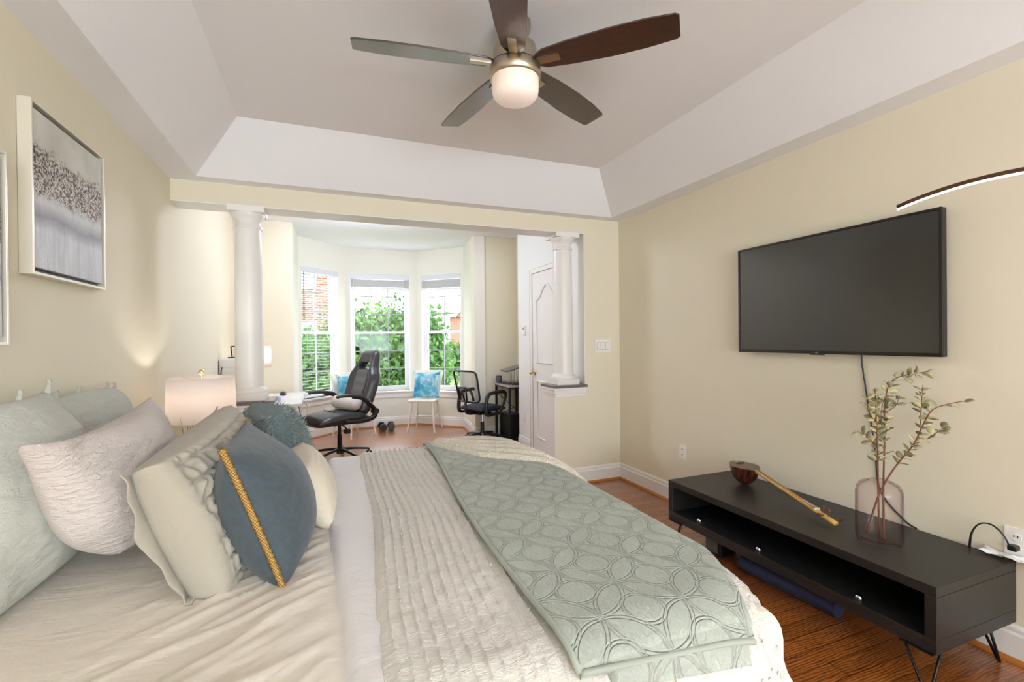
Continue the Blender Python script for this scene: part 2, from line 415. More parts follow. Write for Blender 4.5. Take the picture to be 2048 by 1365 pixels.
def bay_wall(idx, side, p, q, u0, u1, z0=.55, z1=2.36, cols=3, blind='up'):
    """wall from p to q (seen from inside, left to right), window opening u0..u1"""
    d = Vector((q[0] - p[0], q[1] - p[1], 0)); L = d.length; ang = math.atan2(d.y, d.x)
    Mx = Matrix.Translation((p[0], p[1], 0)) @ Matrix.Rotation(ang, 4, 'Z')     # local x along wall, +y outdoors
    T = .15; w = MB()
    w.bb((-.0, 0, 0), (u0, T, 2.9), Mx); w.bb((u1, 0, 0), (L, T, 2.9), Mx); w.bb((u0, 0, 0), (u1, T, z0), Mx); w.bb((u0, 0, z1), (u1, T, 2.9), Mx)
    struct('wall_bay_' + side, w, M['sunwall'])
    root = struct_root('window_%d' % idx, (p[0], p[1], 0), ang)
    f = MB(); F = .035; ya, yb = .075, .135
    f.bb((u0, ya, z0), (u0 + F, yb, z1)); f.bb((u1 - F, ya, z0), (u1, yb, z1)); f.bb((u0 + F, ya, z0), (u1 - F, yb, z0 + F)); f.bb((u0 + F, ya, z1 - F), (u1 - F, yb, z1))
    f.bb((u0 - .0, 0.0, z0), (u0 + .008, ya, z1)); f.bb((u1 - .008, 0.0, z0), (u1, ya, z1)); f.bb((u0, 0.0, z1 - .008), (u1, ya, z1))
    f.build('frame', M['vinyl'], root)
    zm = 1.46
    for nm, a, b, y0, y1 in (('lower_sash', z0 + F, zm + .02, ya + .005, ya + .03), ('upper_sash', zm - .02, z1 - F, ya + .032, ya + .057)):
        s = MB(); x0, x1 = u0 + F, u1 - F; B = .036
        s.bb((x0, y0, a), (x0 + B, y1, b)); s.bb((x1 - B, y0, a), (x1, y1, b)); s.bb((x0 + B, y0, a), (x1 - B, y1, a + B)); s.bb((x0 + B, y0, b - B), (x1 - B, y1, b))
        so = s.build(nm, M['vinyl'], root, bevel=.003)
        mm = MB(); ym = (y0 + y1) / 2
        for k in range(1, cols): x = x0 + B + (x1 - x0 - 2 * B) * k / cols; mm.bb((x - .007, ym - .006, a + B), (x + .007, ym + .006, b - B))
        for k in range(1, 3): z = a + B + (b - a - 2 * B) * k / 3; mm.bb((x0 + B, ym - .005, z - .007), (x1 - B, ym + .005, z + .007))
        mm.build('muntins', M['muntin'], so)
        g = MB(); g.bb((x0 + B, ym - .001, a + B), (x1 - B, ym + .001, b - B)); g.build('pane', M['glass'], so)
    lk = MB(); lk.box(((u0 + u1) / 2, ya + .0, zm + .03), (.05, .02, .02)); lk.build('sash_lock', M['vinyl'], root, bevel=.003)
    st = MB(); st.bb((u0 - .055, -.045, z0 - .028), (u1 + .055, .075, z0)); st.build('stool', M['trim'], root, bevel=.006)
    apn = MB(); apn.bb((u0 - .035, -.016, z0 - .105), (u1 + .035, 0, z0 - .028)); apn.bb((u0 - .035, -.022, z0 - .055), (u1 + .035, 0, z0 - .028)); apn.build('apron', M['trim'], root, bevel=.003)
    # blind: a thing of its own
    return root, Mx, ang

def blind(p, ang, u0, u1, ztop, zbot, label, wand_u, stacked):
    b = thing('window_blind', label, 'blind', (p[0], p[1], 0), ang, 'white blinds in the bay windows')
    v = MB(); v.bb((u0 - .004, -.012, ztop - .075), (u1 + .004, .0, ztop)); v.bb((u0 + .006, .0, ztop - .05), (u1 - .006, .055, ztop - .012)); v.build('valance', M['valance'], b, bevel=.003)
    s = MB(); x0, x1 = u0 + .008, u1 - .008
    if stacked:
        z = ztop - .082; k = 0
        while z > zbot + .03:
            s.box(((x0 + x1) / 2, .028, z), (x1 - x0, .048, .0032)); z -= .0068; k += 1
    else:
        z = ztop - .10
        while z > zbot + .035:
            Mx = Matrix.Translation(((x0 + x1) / 2, .030, z)) @ Matrix.Rotation(-.07, 4, 'X')
            s.box((0, 0, 0), (x1 - x0, .048, .003), Mx); z -= .043
    s.build('slats', M['slat'], b)
    r = MB(); r.box(((x0 + x1) / 2, .028, zbot + .012), (x1 - x0, .05, .022)); r.build('bottom_rail', M['slat'], b, bevel=.003)
    for u in (u0 + .09, u1 - .09):
        l = MB(); l.tube([(u, .002, ztop - .06), (u, .002, zbot + .005), (u, .054, zbot + .005), (u, .054, ztop - .06)], .0011, 5); l.build('ladder_cord', M['slat'], b)
    wd = MB(); wd.cyl((wand_u, -.022, ztop - .07), (wand_u, -.022, ztop - (.72 if not stacked else .9)), .0045, n=8); wd.build('tilt_wand', M['black'] if not stacked else M['slat'], b)
Lr = math.hypot(RE[0] - C2[0], RE[1] - C2[1]); Ll = math.hypot(C1[0] - LE[0], C1[1] - LE[1])
r1, mx, a1 = bay_wall(1, 'left', LE, C1, .05, Ll - .16, cols=2)
blind(LE, a1, .058, Ll - .168, 2.35, .56, 'white slatted blind let all the way down in the bay', .075, False)
r2, mx, a2 = bay_wall(2, 'middle', C1, C2, .055, .945, cols=3)
blind(C1, a2, .063, .937, 2.35, 2.125, 'white blind drawn up tight over the middle bay window', .10, True)
r3, mx, a3 = bay_wall(3, 'right', C2, RE, .075, Lr - .045, cols=2)
blind(C2, a3, .083, Lr - .053, 2.35, 2.11, 'white blind drawn up over the bay window behind the mesh chair', .11, True)
# made-up window behind the camera, framing the added fill light
rw = struct_root('window_4', (0, YB - .12, 0))
f = MB(); f.bb((-.65, .0, .3), (-.59, .05, 2.3)); f.bb((2.29, .0, .3), (2.35, .05, 2.3)); f.bb((-.59, .0, .3), (2.29, .05, .36)); f.bb((-.59, .0, 2.24), (2.29, .05, 2.3)); f.bb((.82, .0, .36), (.88, .05, 2.24)); f.build('frame', M['vinyl'], rw)
g = MB(); g.bb((-.59, .02, .36), (2.29, .024, 2.24)); g.build('pane', M['glass'], rw)

# closet door
dr = struct_root('door_1', (CX, 0, 0))
y0, y1, zt = 4.215, 4.975, 2.085
c = MB()
for lo, hi in (((-.018, y0 - .065, 0), (0, y0, zt + .065)), ((-.018, y1, 0), (0, y1 + .065, zt + .065)), ((-.018, y0, zt), (0, y1, zt + .065))): c.bb(lo, hi)
for lo, hi in (((-.024, y0 - .065, 0), (-.018, y0 - .045, zt + .065)), ((-.024, y1 + .045, 0), (-.018, y1 + .065, zt + .065)), ((-.024, y0 - .045, zt + .045), (-.018, y1 + .045, zt + .065))): c.bb(lo, hi)
c.build('casing', M['trim'], dr, bevel=.003)
d = MB(); d.bb((-.006, y0 + .004, .012), (0, y1 - .004, zt - .004)); d.build('slab', M['trim'], dr)
gp = MB(); gp.bb((-.002, y0, .0), (.0, y1, zt)); gp.build('gap', M['black'], dr)
pn = MB(); pa, pb = y0 + .125, y1 - .125
arch = [(-.008, pa, 1.07), (-.008, pb, 1.07), (-.008, pb, 1.78)]
for k in range(21):
    t = k / 20; y = pb + (pa - pb) * t; e = abs(2 * t - 1); arch.append((-.008, y, 1.78 + .15 * (0.5 + 0.5 * math.cos(PI * min(1, e * 1.08)))))
arch.append((-.008, pa, 1.78))
pn.tube(arch, .013, 8, closed=True, up=(1, 0, 0)); pn.tube([(-.008, pa, .22), (-.008, pb, .22), (-.008, pb, .86), (-.008, pa, .86)], .013, 8, closed=True, up=(1, 0, 0))
pn.build('panel_moulding', M['trim'], dr)
k = MB(); Mk = Matrix.Translation((-.006, y1 - .055, .955)) @ Matrix.Rotation(-PI / 2, 4, 'Y')
k.lathe([(.03, 0), (.03, .006), (.012, .012), (.011, .03), (.022, .04), (.027, .052), (.022, .064), (.008, .068)], 24, Mk); k.build('knob', M['brass'], dr)

# wall plates
def plate(name, label, cat, loc, rz, w, h, kind):
    o = thing(name, label, cat, loc, rz)
    MB().box((0, .003, 0), (w, .006, h)).build('plate', M['plate'], o, bevel=.002)
    if kind == 'switch':
        for i in (-1, 0, 1):
            r = MB(); r.box((i * .046, .007, 0), (.034, .006, .066)); r.build('rocker', M['plate'], o, bevel=.002)
            g_ = MB(); g_.box((i * .046, .0055, 0), (.038, .002, .070)); g_.build('rocker_gap', mat('plate_gap_grey', (120, 118, 116), .6), o)
    else:
        for i in (-1, 1):
            r = MB(); r.lathe([(.0165, 0), (.0165, .004)], 20, Matrix.Translation((0, .004, i * .021)) @ Matrix.Rotation(-PI / 2, 4, 'X')); r.build('socket', M['plate'], o)
            g_ = MB()
            for x in (-.006, .006): g_.box((x, .0085, i * .021 + .003), (.002, .002, .009))
            g_.build('slots', M['black'], o)
    return o
plate('light_switch', 'triple white rocker switch plate on the cream wall beside the column', 'switch', (2.42, YF - .0002, 1.263), PI, .168, .118, 'switch')
plate('wall_outlet', 'white double outlet low on the wall near the room corner', 'outlet', (RX - .0002, 2.953, .433), PI / 2, .075, .118, 'outlet')
plate('wall_outlet', 'white outlet at the near end of the low black stand with a plug in it', 'outlet', (RX - .0002, 1.025, .49), PI / 2, .075, .118, 'outlet')
plate('wall_outlet', 'small white outlet low on the wall strip beside the closet door', 'outlet', (CX - .0002, 5.25, .38), PI / 2, .07, .115, 'outlet')

# ------------------------------------------------------------------ fabrics
def fabric(name, rgb, rough=0.85, weave=900, bstr=0.15, wr=None, var=0.06, vscale=4, sheen=0.2):
    n = N(name); col = lin(*rgb); v = n.coord()
    f = n.noise(v, vscale, 3)
    n.base(n.ramp(f, [(0.3, tuple(c * (1 - var) for c in col[:3]) + (1,)), (0.7, tuple(min(1, c * (1 + var)) for c in col[:3]) + (1,))]))
    n.b.inputs['Roughness'].default_value = rough; n.b.inputs['Sheen Weight'].default_value = sheen; n.b.inputs['Specular IOR Level'].default_value = 0.2
    h = n.noise(v, weave, 2)
    if wr:
        sc, st = wr; w2 = n.noise(n.coord(scale=sc), 1.0, 4, 0.6, 0.6)
        h = n.math('ADD', n.math('MULTIPLY', h, 0.10), n.math('MULTIPLY', w2, st))
    n.bump(h, min(1, bstr * 1.5), 0.014 if wr else 0.006); return n.m
M['sheet'] = fabric('cream_sheet_cotton', (226, 216, 203), wr=((5, 14, 5), 1.0), bstr=0.35, var=0.02)
M['duvet'] = fabric('white_duvet_cotton', (226, 222, 222), wr=((12, 22, 12), 1.0), bstr=0.3, var=0.02)
M['coverlet'] = fabric('ivory_coverlet_cotton', (217, 211, 202), wr=((40, 150, 40), 1.0), bstr=0.35, var=0.03)
M['throw'] = fabric('cream_knit', (230, 221, 204), weave=160, bstr=0.65, wr=((75, 75, 75), 1.0), var=0.05)
M['sage'] = fabric('sage_linen', (194, 195, 184), wr=((14, 22, 40), 1.0), bstr=0.6, var=0.03)
M['ivory'] = fabric('off_white_crinkled_cotton', (222, 211, 204), wr=((26, 40, 85), 1.0), bstr=0.8, var=0.02)
M['ruched'] = fabric('grey_green_ruched_cotton', (172, 165, 150), wr=((14, 14, 14), 0.7), bstr=0.35, var=0.03)
M['slate'] = fabric('slate_blue_linen', (74, 84, 90), weave=500, bstr=0.35, wr=((10, 10, 10), 0.5), var=0.10, vscale=60)
M['creamrib'] = fabric('cream_slub_cotton', (224, 212, 192), weave=300, bstr=0.3, wr=((20, 90, 90), 0.8), var=0.03)
M['fur'] = fabric('teal_shag', (104, 120, 122), var=0.25, vscale=120, bstr=0.3)
M['fur2'] = fabric('grey_teal_shag_strand', (138, 152, 152), var=0.35, vscale=90, bstr=0.1)
M['bolster'] = fabric('white_bolster_cotton', (228, 222, 220), wr=((20, 20, 20), 0.8), bstr=0.3, var=0.02)
M['bedbase'] = fabric('pale_grey_bed_base_fabric', (170, 164, 158))

def quilt_mat():
    n = N('sage_quilted_cotton'); col = lin(166, 172, 160)
    tc = n.n.new('ShaderNodeTexCoord'); mp = n.n.new('ShaderNodeMapping'); n.link(tc.outputs['UV'], mp.inputs[0])
    mp.inputs['Scale'].default_value = (1 / .148, 1 / .148, 1); mp.inputs['Rotation'].default_value = (0, 0, PI / 4)
    fr = n.n.new('ShaderNodeVectorMath'); fr.operation = 'FRACTION'; n.link(mp.outputs[0], fr.inputs[0])
    groove = None
    for cx in (0, 1):
        for cy_ in (0, 1):
            dd = n.n.new('ShaderNodeVectorMath'); dd.operation = 'DISTANCE'; n.link(fr.outputs[0], dd.inputs[0]); dd.inputs[1].default_value = (cx, cy_, 0)
            for r in (.72, .665, .335, .285):
                e = n.math('ABSOLUTE', n.math('SUBTRACT', dd.outputs['Value'], r))
                mr = n.n.new('ShaderNodeMapRange'); mr.interpolation_type = 'SMOOTHSTEP'
                for k, vv in (('From Min', 0.0), ('From Max', 0.020), ('To Min', 0.0), ('To Max', 1.0)): mr.inputs[k].default_value = vv
                n.link(e, mr.inputs['Value']); groove = mr.outputs[0] if groove is None else n.math('MULTIPLY', groove, mr.outputs[0])
    cr = n.noise(n.coord(scale=(85, 34, 85)), 1.0, 4, 0.65, 1.0)
    cr2 = n.noise(n.coord(), 700, 2)
    h = n.math('ADD', n.math('MULTIPLY', groove, 1.0), n.math('ADD', n.math('MULTIPLY', cr, 1.3), n.math('MULTIPLY', cr2, 0.06)))
    f = n.noise(n.coord(), 3, 3)
    n.base(n.ramp(f, [(0.3, lin(166, 172, 161)), (0.7, lin(178, 184, 173))]))
    n.b.inputs['Roughness'].default_value = 0.75; n.b.inputs['Sheen Weight'].default_value = 0.15; n.b.inputs['Specular IOR Level'].default_value = 0.25
    n.bump(h, 0.75, 0.007); return n.m
M['quilt'] = quilt_mat()

# ------------------------------------------------------------------ bed
XE, YN, YFAR, ZB, RC, RE_ = 1.045, 0.73, 2.75, 0.70, 0.30, 0.13
def drape(s, t, h):
    """cloth laid over the mattress: s towards the foot, t away from the camera, h its thickness; it bends down past the edges"""
    qx = np.minimum(s, XE - RC); qy = np.clip(t, YN + RC, YFAR - RC)
    dx, dy = s - qx, t - qy; D = np.hypot(dx, dy) + 1e-9; nx, ny = dx / D, dy / D
    e = D - (RC - RE_); r = RE_ + h
    a = np.clip(e / r, 0, PI / 2)
    out = np.where(e > 0, (RC - RE_) + r * np.sin(a), D)
    drop = np.where(e > 0, r * (1 - np.cos(a)), 0); ex = np.maximum(e - r * PI / 2, 0)
    out = out + ex * 0.42; drop = drop + ex * 0.91
    return np.stack([qx + nx * out, qy + ny * out, ZB + h - drop], -1)
def cloth(s0, s1, t0, t1, ns, nt, hf, uv=False, sl=None, sr=None, shear=0):
    a = np.linspace(0, 1, ns)[None, :] * np.ones((nt, 1)); t = np.linspace(t0, t1, nt)[:, None] * np.ones((1, ns))
    L = s0 if sl is None else sl(t); R = s1 if sr is None else sr(t)
    s = L + (R - L) * a
    if shear: t = t - shear * a * (1 - (t - t0) / (t1 - t0)) ** 2
    mb = MB(); mb.grid(drape(s, t, hf(s, t, a, (t - t0) / (t1 - t0))))
    if uv: mb.uv = np.stack([s, t], -1).reshape(-1, 2)
    return mb

bed = thing('bed', 'wide bed made up with cream sheets against the painting wall', 'bed', (0.1, 1.78, 0))
b = MB(); b.bb((LX + .03, YN + .08, .14), (XE - .06, YFAR - .08, .40)); b.build('base', M['bedbase'], bed, bevel=.02, world=True)
mt = MB(); mt.bb((LX + .03, YN + .05, .40), (XE - .03, YFAR - .05, ZB - .012)); mt.build('mattress', M['sheet'], bed, bevel=.06, segs=5, world=True)
for x in (LX + .12, XE - .15):
    for y in (YN + .16, YFAR - .16): MB().cyl((x, y, 0), (x, y, .14), .03, .035).build('leg', M['black'], bed, world=True)
def hs(s, t, a, b_):
    ca_, cb_ = .80 * s + .60 * t, -.60 * s + .80 * t
    r1_, r2_ = wav(ca_ * 2.2, cb_ * 15, 91, 4, 1.6), wav(ca_ * 3.0 + 5, cb_ * 30, 92, 3, 1.7)
    fold = np.clip(1 - np.abs(r1_) * 2.4, 0, 1) ** 2 + .6 * np.clip(1 - np.abs(r2_) * 2.6, 0, 1) ** 2
    near = sstep(-.60, -.16, s) * sstep(2.1, 1.5, t) * sstep(.04, -.05, s)
    return 0.003 + .004 * wav(s, t, 3, 4, 5) + .0085 * fold * near + .003 * wav(s, t, 5, 3, 22) * near
cloth(LX + .02, XE - .01, YN - .25, YFAR + .25, 230, 210, hs).build('fitted_sheet', M['sheet'], bed, world=True)

# duvet whose folded edge shows beside the sheet
def hd(s, t, a, b_):
    edge = np.sqrt(np.clip(1 - (1 - np.clip((s - .015 - .018 * np.sin(2.2 * t)) / .035, 0, 1)) ** 2, 0, 1))
    return .002 + .024 * edge + .004 * wav(s, t, 11, 5, 9) * edge
o = cloth(.005, XE - .02, YN - .34, YFAR + .34, 150, 150, hd).build('duvet', M['duvet'])
tag(o, 'plain white duvet, its rolled edge showing between cream sheet and ruffled coverlet', 'duvet')

# ruffled ivory coverlet, folded over
def sl_cov(t): return .155 - .055 * sstep(2.2, 0.9, t) - .02 * sstep(1.0, 0.6, t) + .008 * np.sin(5 * t)
def hc(s, t, a, b_):
    d = s - sl_cov(t)
    edge = np.sqrt(np.clip(1 - (1 - np.clip(d / .03, 0, 1)) ** 2, 0, 1))
    ph = d / .027 * 2 * PI + 0.7 * wav(s, t, 21, 3, 6)
    rib = np.clip(np.cos(ph), 0, 1) ** 6
    crk = wav(s * 1.5, t, 22, 4, 60)
    return .016 + .020 * edge + .0060 * rib * (.6 + .7 * np.clip(wav(s, t, 24, 4, 70) + .3, 0, 1.2)) + .0016 * crk + .003 * wav(s, t, 23, 3, 7)
o = cloth(0, XE + .50, YN - .42, YFAR + .30, 430, 420, hc, sl=sl_cov).build('coverlet', M['coverlet'])
tf_v, tf_f = [], []
tg0 = np.random.RandomState(9)
tt_ = np.arange(YN - .30, YFAR + .05, .0065)
for k in range(1, 34):
    t = tt_ + tg0.randn(len(tt_)) * .002
    d0 = np.full_like(t, .027 * k); s0 = sl_cov(t) + d0; s0 = sl_cov(t) + .027 * (k - .7 * wav(s0, t, 21, 3, 6) / (2 * PI)) + tg0.randn(len(t)) * .0012
    hb = .0155 + .020 + .0060 * .75
    P0 = drape(s0, t, np.full_like(t, hb)); P1 = drape(s0, t, np.full_like(t, hb + .01)); up_n = (P1 - P0) / .01
    keep = (tg0.rand(len(t)) < np.interp(t, [1.0, 1.7], [.05, .6])) & (s0 < XE + .35)
    for p, u in zip(P0[keep], up_n[keep]):
        e = tg0.randn(3) * .45; e[0] += .5; q = p + u * (.0035 + .0035 * tg0.rand()) + e * .0035; w = np.array([tg0.randn() * .3, 1, 0]) * .0026; i0 = len(tf_v)
        tf_v += [p - w, p + w, q + w * .7, q - w * .7]; tf_f.append((i0, i0 + 1, i0 + 2, i0 + 3))
fo_ = MB().add(tf_v, tf_f).build('fringe', M['coverlet'], o); fo_['kind'] = 'stuff'
tag(o, 'ivory coverlet with rows of ruffles, spread over the foot half of the bed', 'coverlet')

# sage quilt
def sl_q(t): return .510 - .09 * sstep(2.7, .8, t) + .010 * np.sin(3 * t)
def sr_q(t): return np.interp(t, [.5, .72, .85, 1.1, 1.5, 1.9, 2.7], [.80, .835, .90, 1.02, 1.13, 1.18, 1.22])
def hq(base):
    def f(s, t, a, b_):
        e = np.minimum(np.minimum(a * .7, (1 - a) * .7), b_ * 1.9)
        edge = np.sqrt(np.clip(1 - (1 - np.clip(e / .012, 0, 1)) ** 2, 0, 1))
        return base + .016 * edge + .004 * wav(s, t, 31, 4, 6)
    return f
q = cloth(0, 0, YN + .02, 2.70, 150, 380, hq(.048), uv=True, sl=sl_q, sr=sr_q, shear=.030).build('quilt', M['quilt'])
tag(q, 'sage green quilt with stitched ring pattern, laid along the foot of the bed', 'quilt')
def strip(fs, ft, h, w_, n_):
    pts = []
    for k in range(n_):
        s, t = fs(k / (n_ - 1)), ft(k / (n_ - 1)); pts.append(drape(np.array([[s]]), np.array([[t]]), h)[0, 0])
    return MB().tube(pts, w_, 8, flat=.8)
M['binding'] = fabric('sage_quilt_binding', (160, 166, 154))
strip(lambda k: float(sl_q(np.array(YN + (2.70 - YN) * k))), lambda k: YN + .02 + (2.68 - YN) * k, .056, .0075, 60).build('binding', M['binding'], q)
strip(lambda k: float(sl_q(np.array(YN))) + (float(sr_q(np.array(YN))) - float(sl_q(np.array(YN)))) * k, lambda k: YN + .02 - .030 * k, .056, .0075, 40).build('binding', M['binding'], q)
lower = cloth(0, 0, YN - .012, YN + .5, 60, 60, hq(.044), uv=True, sl=lambda t: sl_q(t) + .06, sr=lambda t: sr_q(t) - .02, shear=.028)
lower.build('under_layer', M['quilt'], q)

# cream throw heaped at the far foot corner
bd = [(.500, 2.60), (.545, 2.50), (.70, 2.20), (.86, 2.04), (1.00, 1.92), (1.11, 1.80), (1.19, 1.72)]
fr_ = [(.500, 2.64), (.62, 2.76), (.78, 2.88), (.98, 2.85), (1.12, 2.66), (1.24, 2.30), (1.30, 1.98)]
A = np.linspace(0, 1, 110); Bv = np.linspace(0, 1, 150)
ip = lambda P, a: np.stack([np.interp(a, np.linspace(0, 1, len(P)), [p[i] for p in P]) for i in (0, 1)], -1)
Pb, Pf = ip(bd, A), ip(fr_, A)
st = Pb[None] * (1 - Bv[:, None, None]) + Pf[None] * Bv[:, None, None]
aa = A[None] * np.ones((150, 1)); bb_ = Bv[:, None] * np.ones((1, 110))
prof = np.sqrt(np.clip(1 - (1 - np.clip(bb_ / .16, 0, 1)) ** 2, 0, 1)) * sstep(0, .14, aa + .02)
def fold_(b0, w_, H_):
    t = np.clip((bb_ - b0) / w_, 0, 1); return H_ * np.sqrt(np.clip(1 - (1 - t) ** 2, 0, 1)) * (1 - .85 * sstep(0, 1, (bb_ - b0 - w_ * .8) / .20))
hump = (fold_(0 * aa, .055, .052) + fold_(.10 + .05 * aa + .015 * np.sin(7 * aa), .045, .042) + fold_(.24 + .02 * np.sin(5 * aa + 1), .05, .046) + fold_(.40 - .05 * aa, .05, .050) + fold_(.60 + 0 * aa, .06, .04)) * sstep(.0, .22, aa + .02) * sstep(1.10, .80, aa) + .006 * wav(aa * 3, bb_ * 3, 41, 4, 3)
hh = .042 + hump * (.80 - .45 * bb_)
mb = MB(); top = drape(st[..., 0], st[..., 1], hh); mb.grid(top)
mb.grid(np.stack([top[0], drape(Pb[:, 0], Pb[:, 1], np.full(110, .044))], 0), flip=True)
o = mb.build('throw_blanket', M['throw']); tag(o, 'cream knitted throw heaped in folds at the far foot corner of the bed', 'blanket')

# ------------------------------------------------------------------ pillows
def pillow_pts(Wd, Ht, T, nu, nv, pinch=.07, taper=0.0, pw=.42, pv=None, pvt=None, ear=0.0, flange=0.0, tt=0.0, rb=0.0, rt=0.0, disp=None, side=1):
    u = np.linspace(-1, 1, nu)[None, :] * np.ones((nv, 1)); v = np.linspace(-1, 1, nv)[:, None] * np.ones((1, nu))
    u = np.sign(u) * np.abs(u) ** .8; v = np.sign(v) * np.abs(v) ** .8
    x = Wd / 2 * u * (1 - pinch * (1 - v ** 2) * u ** 2); y = Ht / 2 * v * (1 - pinch * (1 - u ** 2) * v ** 2)
    x = x * (1 - taper * (1 - v) / 2) * (1 - tt * (1 + v) / 2) * (1 - rb * np.clip((-v - .1) / .9, 0, 1) ** 2.2)
    y = y + rb * Ht * .25 * np.abs(u) ** 3 * np.clip(-v, 0, 1)
    y = y - rt * Ht * .22 * np.abs(u) ** 4 * np.clip(v, 0, 1)
    k = np.clip(np.abs(u * v) - .55, 0, 1) / .45; x = x * (1 + ear * k ** 2); y = y * (1 + ear * k ** 2)
    uu = np.clip(np.abs(u) / (1 - flange), 0, 1); vv = np.clip(np.abs(v) / (1 - flange), 0, 1)
    z = T / 2 * np.clip(np.cos(uu * PI / 2), 0, 1) ** pw * np.clip(np.cos(vv * PI / 2), 0, 1) ** np.where(v > 0, pvt or pv or pw, pv or pw) * side
    edge = np.clip(np.minimum(1 - np.abs(u), 1 - np.abs(v)) * 9, 0, 1)
    if disp is not None: z = z + disp(u, v, x, y) * edge * side
    return np.stack([x, y, z + .002 * side], -1), u, v
def pillow(name, label, cat, m_, Wd, Ht, T, B, wd, ud, n=70, zmin=None, disp=None, bdisp=None, group=None, post=None, **kw):
    wd = Vector(wd).normalized(); ud = Vector(ud); ud = (ud - wd * ud.dot(wd)).normalized(); nd = wd.cross(ud)
    R = np.array([wd, ud, nd]); B = np.array(B)
    def place(P):
        P = P.copy(); P[..., 1] += Ht / 2
        Q = P @ R + B
        if zmin is not None: 
            z = Q[..., 2]; Q[..., 2] = np.where(z < zmin, zmin + (z - zmin) * .04, z)
        return Q
    F, u, v = pillow_pts(Wd, Ht, T, n, n, disp=disp, side=1, **kw)
    K, _, _ = pillow_pts(Wd, Ht, T, n, n, disp=bdisp, side=-1, **kw)
    F, K = place(F), place(K)
    mb = MB(); mb.shell(F, K, np.ones((n - 1, n - 1), bool))
    o = mb.build(name, m_); tag(o, label, cat, group); return o, F, K, (wd, ud, nd)
ZS = ZB + .006
wr = lambda sd, amp, f: (lambda u, v, x, y: amp * wav(x, y, sd, 5, f))
crk = lambda sd, amp: (lambda u, v, x, y: amp * wav(x * .6, y * 1.6, sd, 5, 30) + amp * 1.5 * wav(x, y, sd + 1, 3, 9))
G = 'cushions heaped at the head of the bed'
sgA, FA, _, _ = pillow('pillow', 'big sage linen pillow nearest the camera, leaning on the wall, top corner tied', 'pillow', M['sage'], .78, .49, .23, (-.715, 1.68, ZS), (0.02, 1, 0), (-.19, 0.0, 1), zmin=ZS, disp=crk(51, .006), ear=.02, tt=.52, pinch=.02, group=G)
sgB, FB, _, _ = pillow('pillow', 'big sage linen pillow against the wall behind the white one', 'pillow', M['sage'], .92, .455, .17, (-.785, 2.29, ZS), (0, 1, 0), (-.21, 0, 1), zmin=ZS, disp=crk(53, .006), ear=.0, pinch=.0, tt=.16, rt=.5, group=G)
pillow('pillow', 'white crinkled pillow leaning back between the sage and ruched ones, ears out', 'pillow', M['ivory'], .88, .385, .26, (-.53, 1.80, ZS + .03), (-.04, 1, 0.0), (-.26, 0, 1), zmin=ZS, disp=crk(55, .006), ear=.07, taper=.22, pinch=.12, rb=.42, pv=.30, group=G)
def knot(par, F, j, dz=.0):
    p = F[-1, j]; q = p + np.array([.005, 0, .004])
    MB().tube([tuple(q - (0, 0, .012)), tuple(q + (.004, .003, .010 + dz)), tuple(q + (.0, .010, .019 + dz))], [.012, .005, .007], 8, sm=4).build('tie', M['sage'], par)
knot(sgA, FA, -1, .01); knot(sgA, FA, 40)
for j in (20, 33, 52, 58): knot(sgB, FB, j)
def ruch(u, v, x, y):
    rows = np.abs(np.sin(v * PI * 3.5)); c = np.abs(np.sin(x * 95 + 2.5 * wav(x, y, 57, 3, 22)))
    return (-.020 * (1 - rows) ** 3 - .017 * c * rows + .007 * wav(x, y, 59, 3, 60)) * sstep(-.97, -.80, u) + .004 * wav(x, y, 58, 3, 14)
pr, F, K, ax = pillow('cushion', 'grey green ruched cushion with a flange edge, beside the slate blue one', 'cushion', M['ruched'], .70, .385, .25, (-.245, 1.71, ZS), (.06, 1, .07), (-.36, 0, 1), n=130, zmin=ZS, disp=ruch, ear=.02, pw=.33, pv=.17, pinch=.03, group=G)
wd_, ud_, nd__ = [np.array(a) for a in ax]
Q_ = K[4:-4, 4:-4]; per = np.concatenate([Q_[::-1, 0], Q_[0, :], Q_[:, -1]]); ctr = K.mean((0, 1)); inpl = per - ctr; inpl -= nd__ * (inpl @ nd__)[:, None]; inpl /= np.linalg.norm(inpl, axis=1)[:, None]
wob = (.005 * np.sin(np.arange(len(per)) * .09) + .003 * np.sin(np.arange(len(per)) * .21))[:, None]
fo = np.stack([per - inpl * .006 + nd__ * .004, per + inpl * .016 - nd__ * .004 + nd__ * wob, per + inpl * .040 - nd__ * .002 + nd__ * wob * 2], 1)
fo[..., 2] = np.maximum(fo[..., 2], ZS)
MB().grid(fo).build('flange', M['ruched'], pr, solid=.004)
ps, F, K, ax = pillow('cushion', 'slate blue linen cushion with gold braid along its edges', 'cushion', M['slate'], .46, .385, .26, (-.115, 1.59, ZS), (-.02, 1, 0), (-.36, 0.05, 1), zmin=ZS, disp=wr(61, .003, 14), bdisp=wr(62, .003, 14), ear=.03, pw=.5, pv=.24, pvt=.8, pinch=.03, group=G)
def braid_mat():
    n = N('gold_braid'); v = n.coord(scale=(1, 1, 1)); ck = n.n.new('ShaderNodeTexChecker'); ck.inputs['Scale'].default_value = 260; n.link(v, ck.inputs[0])
    ck.inputs[1].default_value = lin(190, 150, 74); ck.inputs[2].default_value = lin(112, 82, 36); n.base(ck.outputs[0]); n.b.inputs['Roughness'].default_value = .55; n.bump(ck.outputs['Fac'], .4, .002); return n.m
M['braid'] = braid_mat()
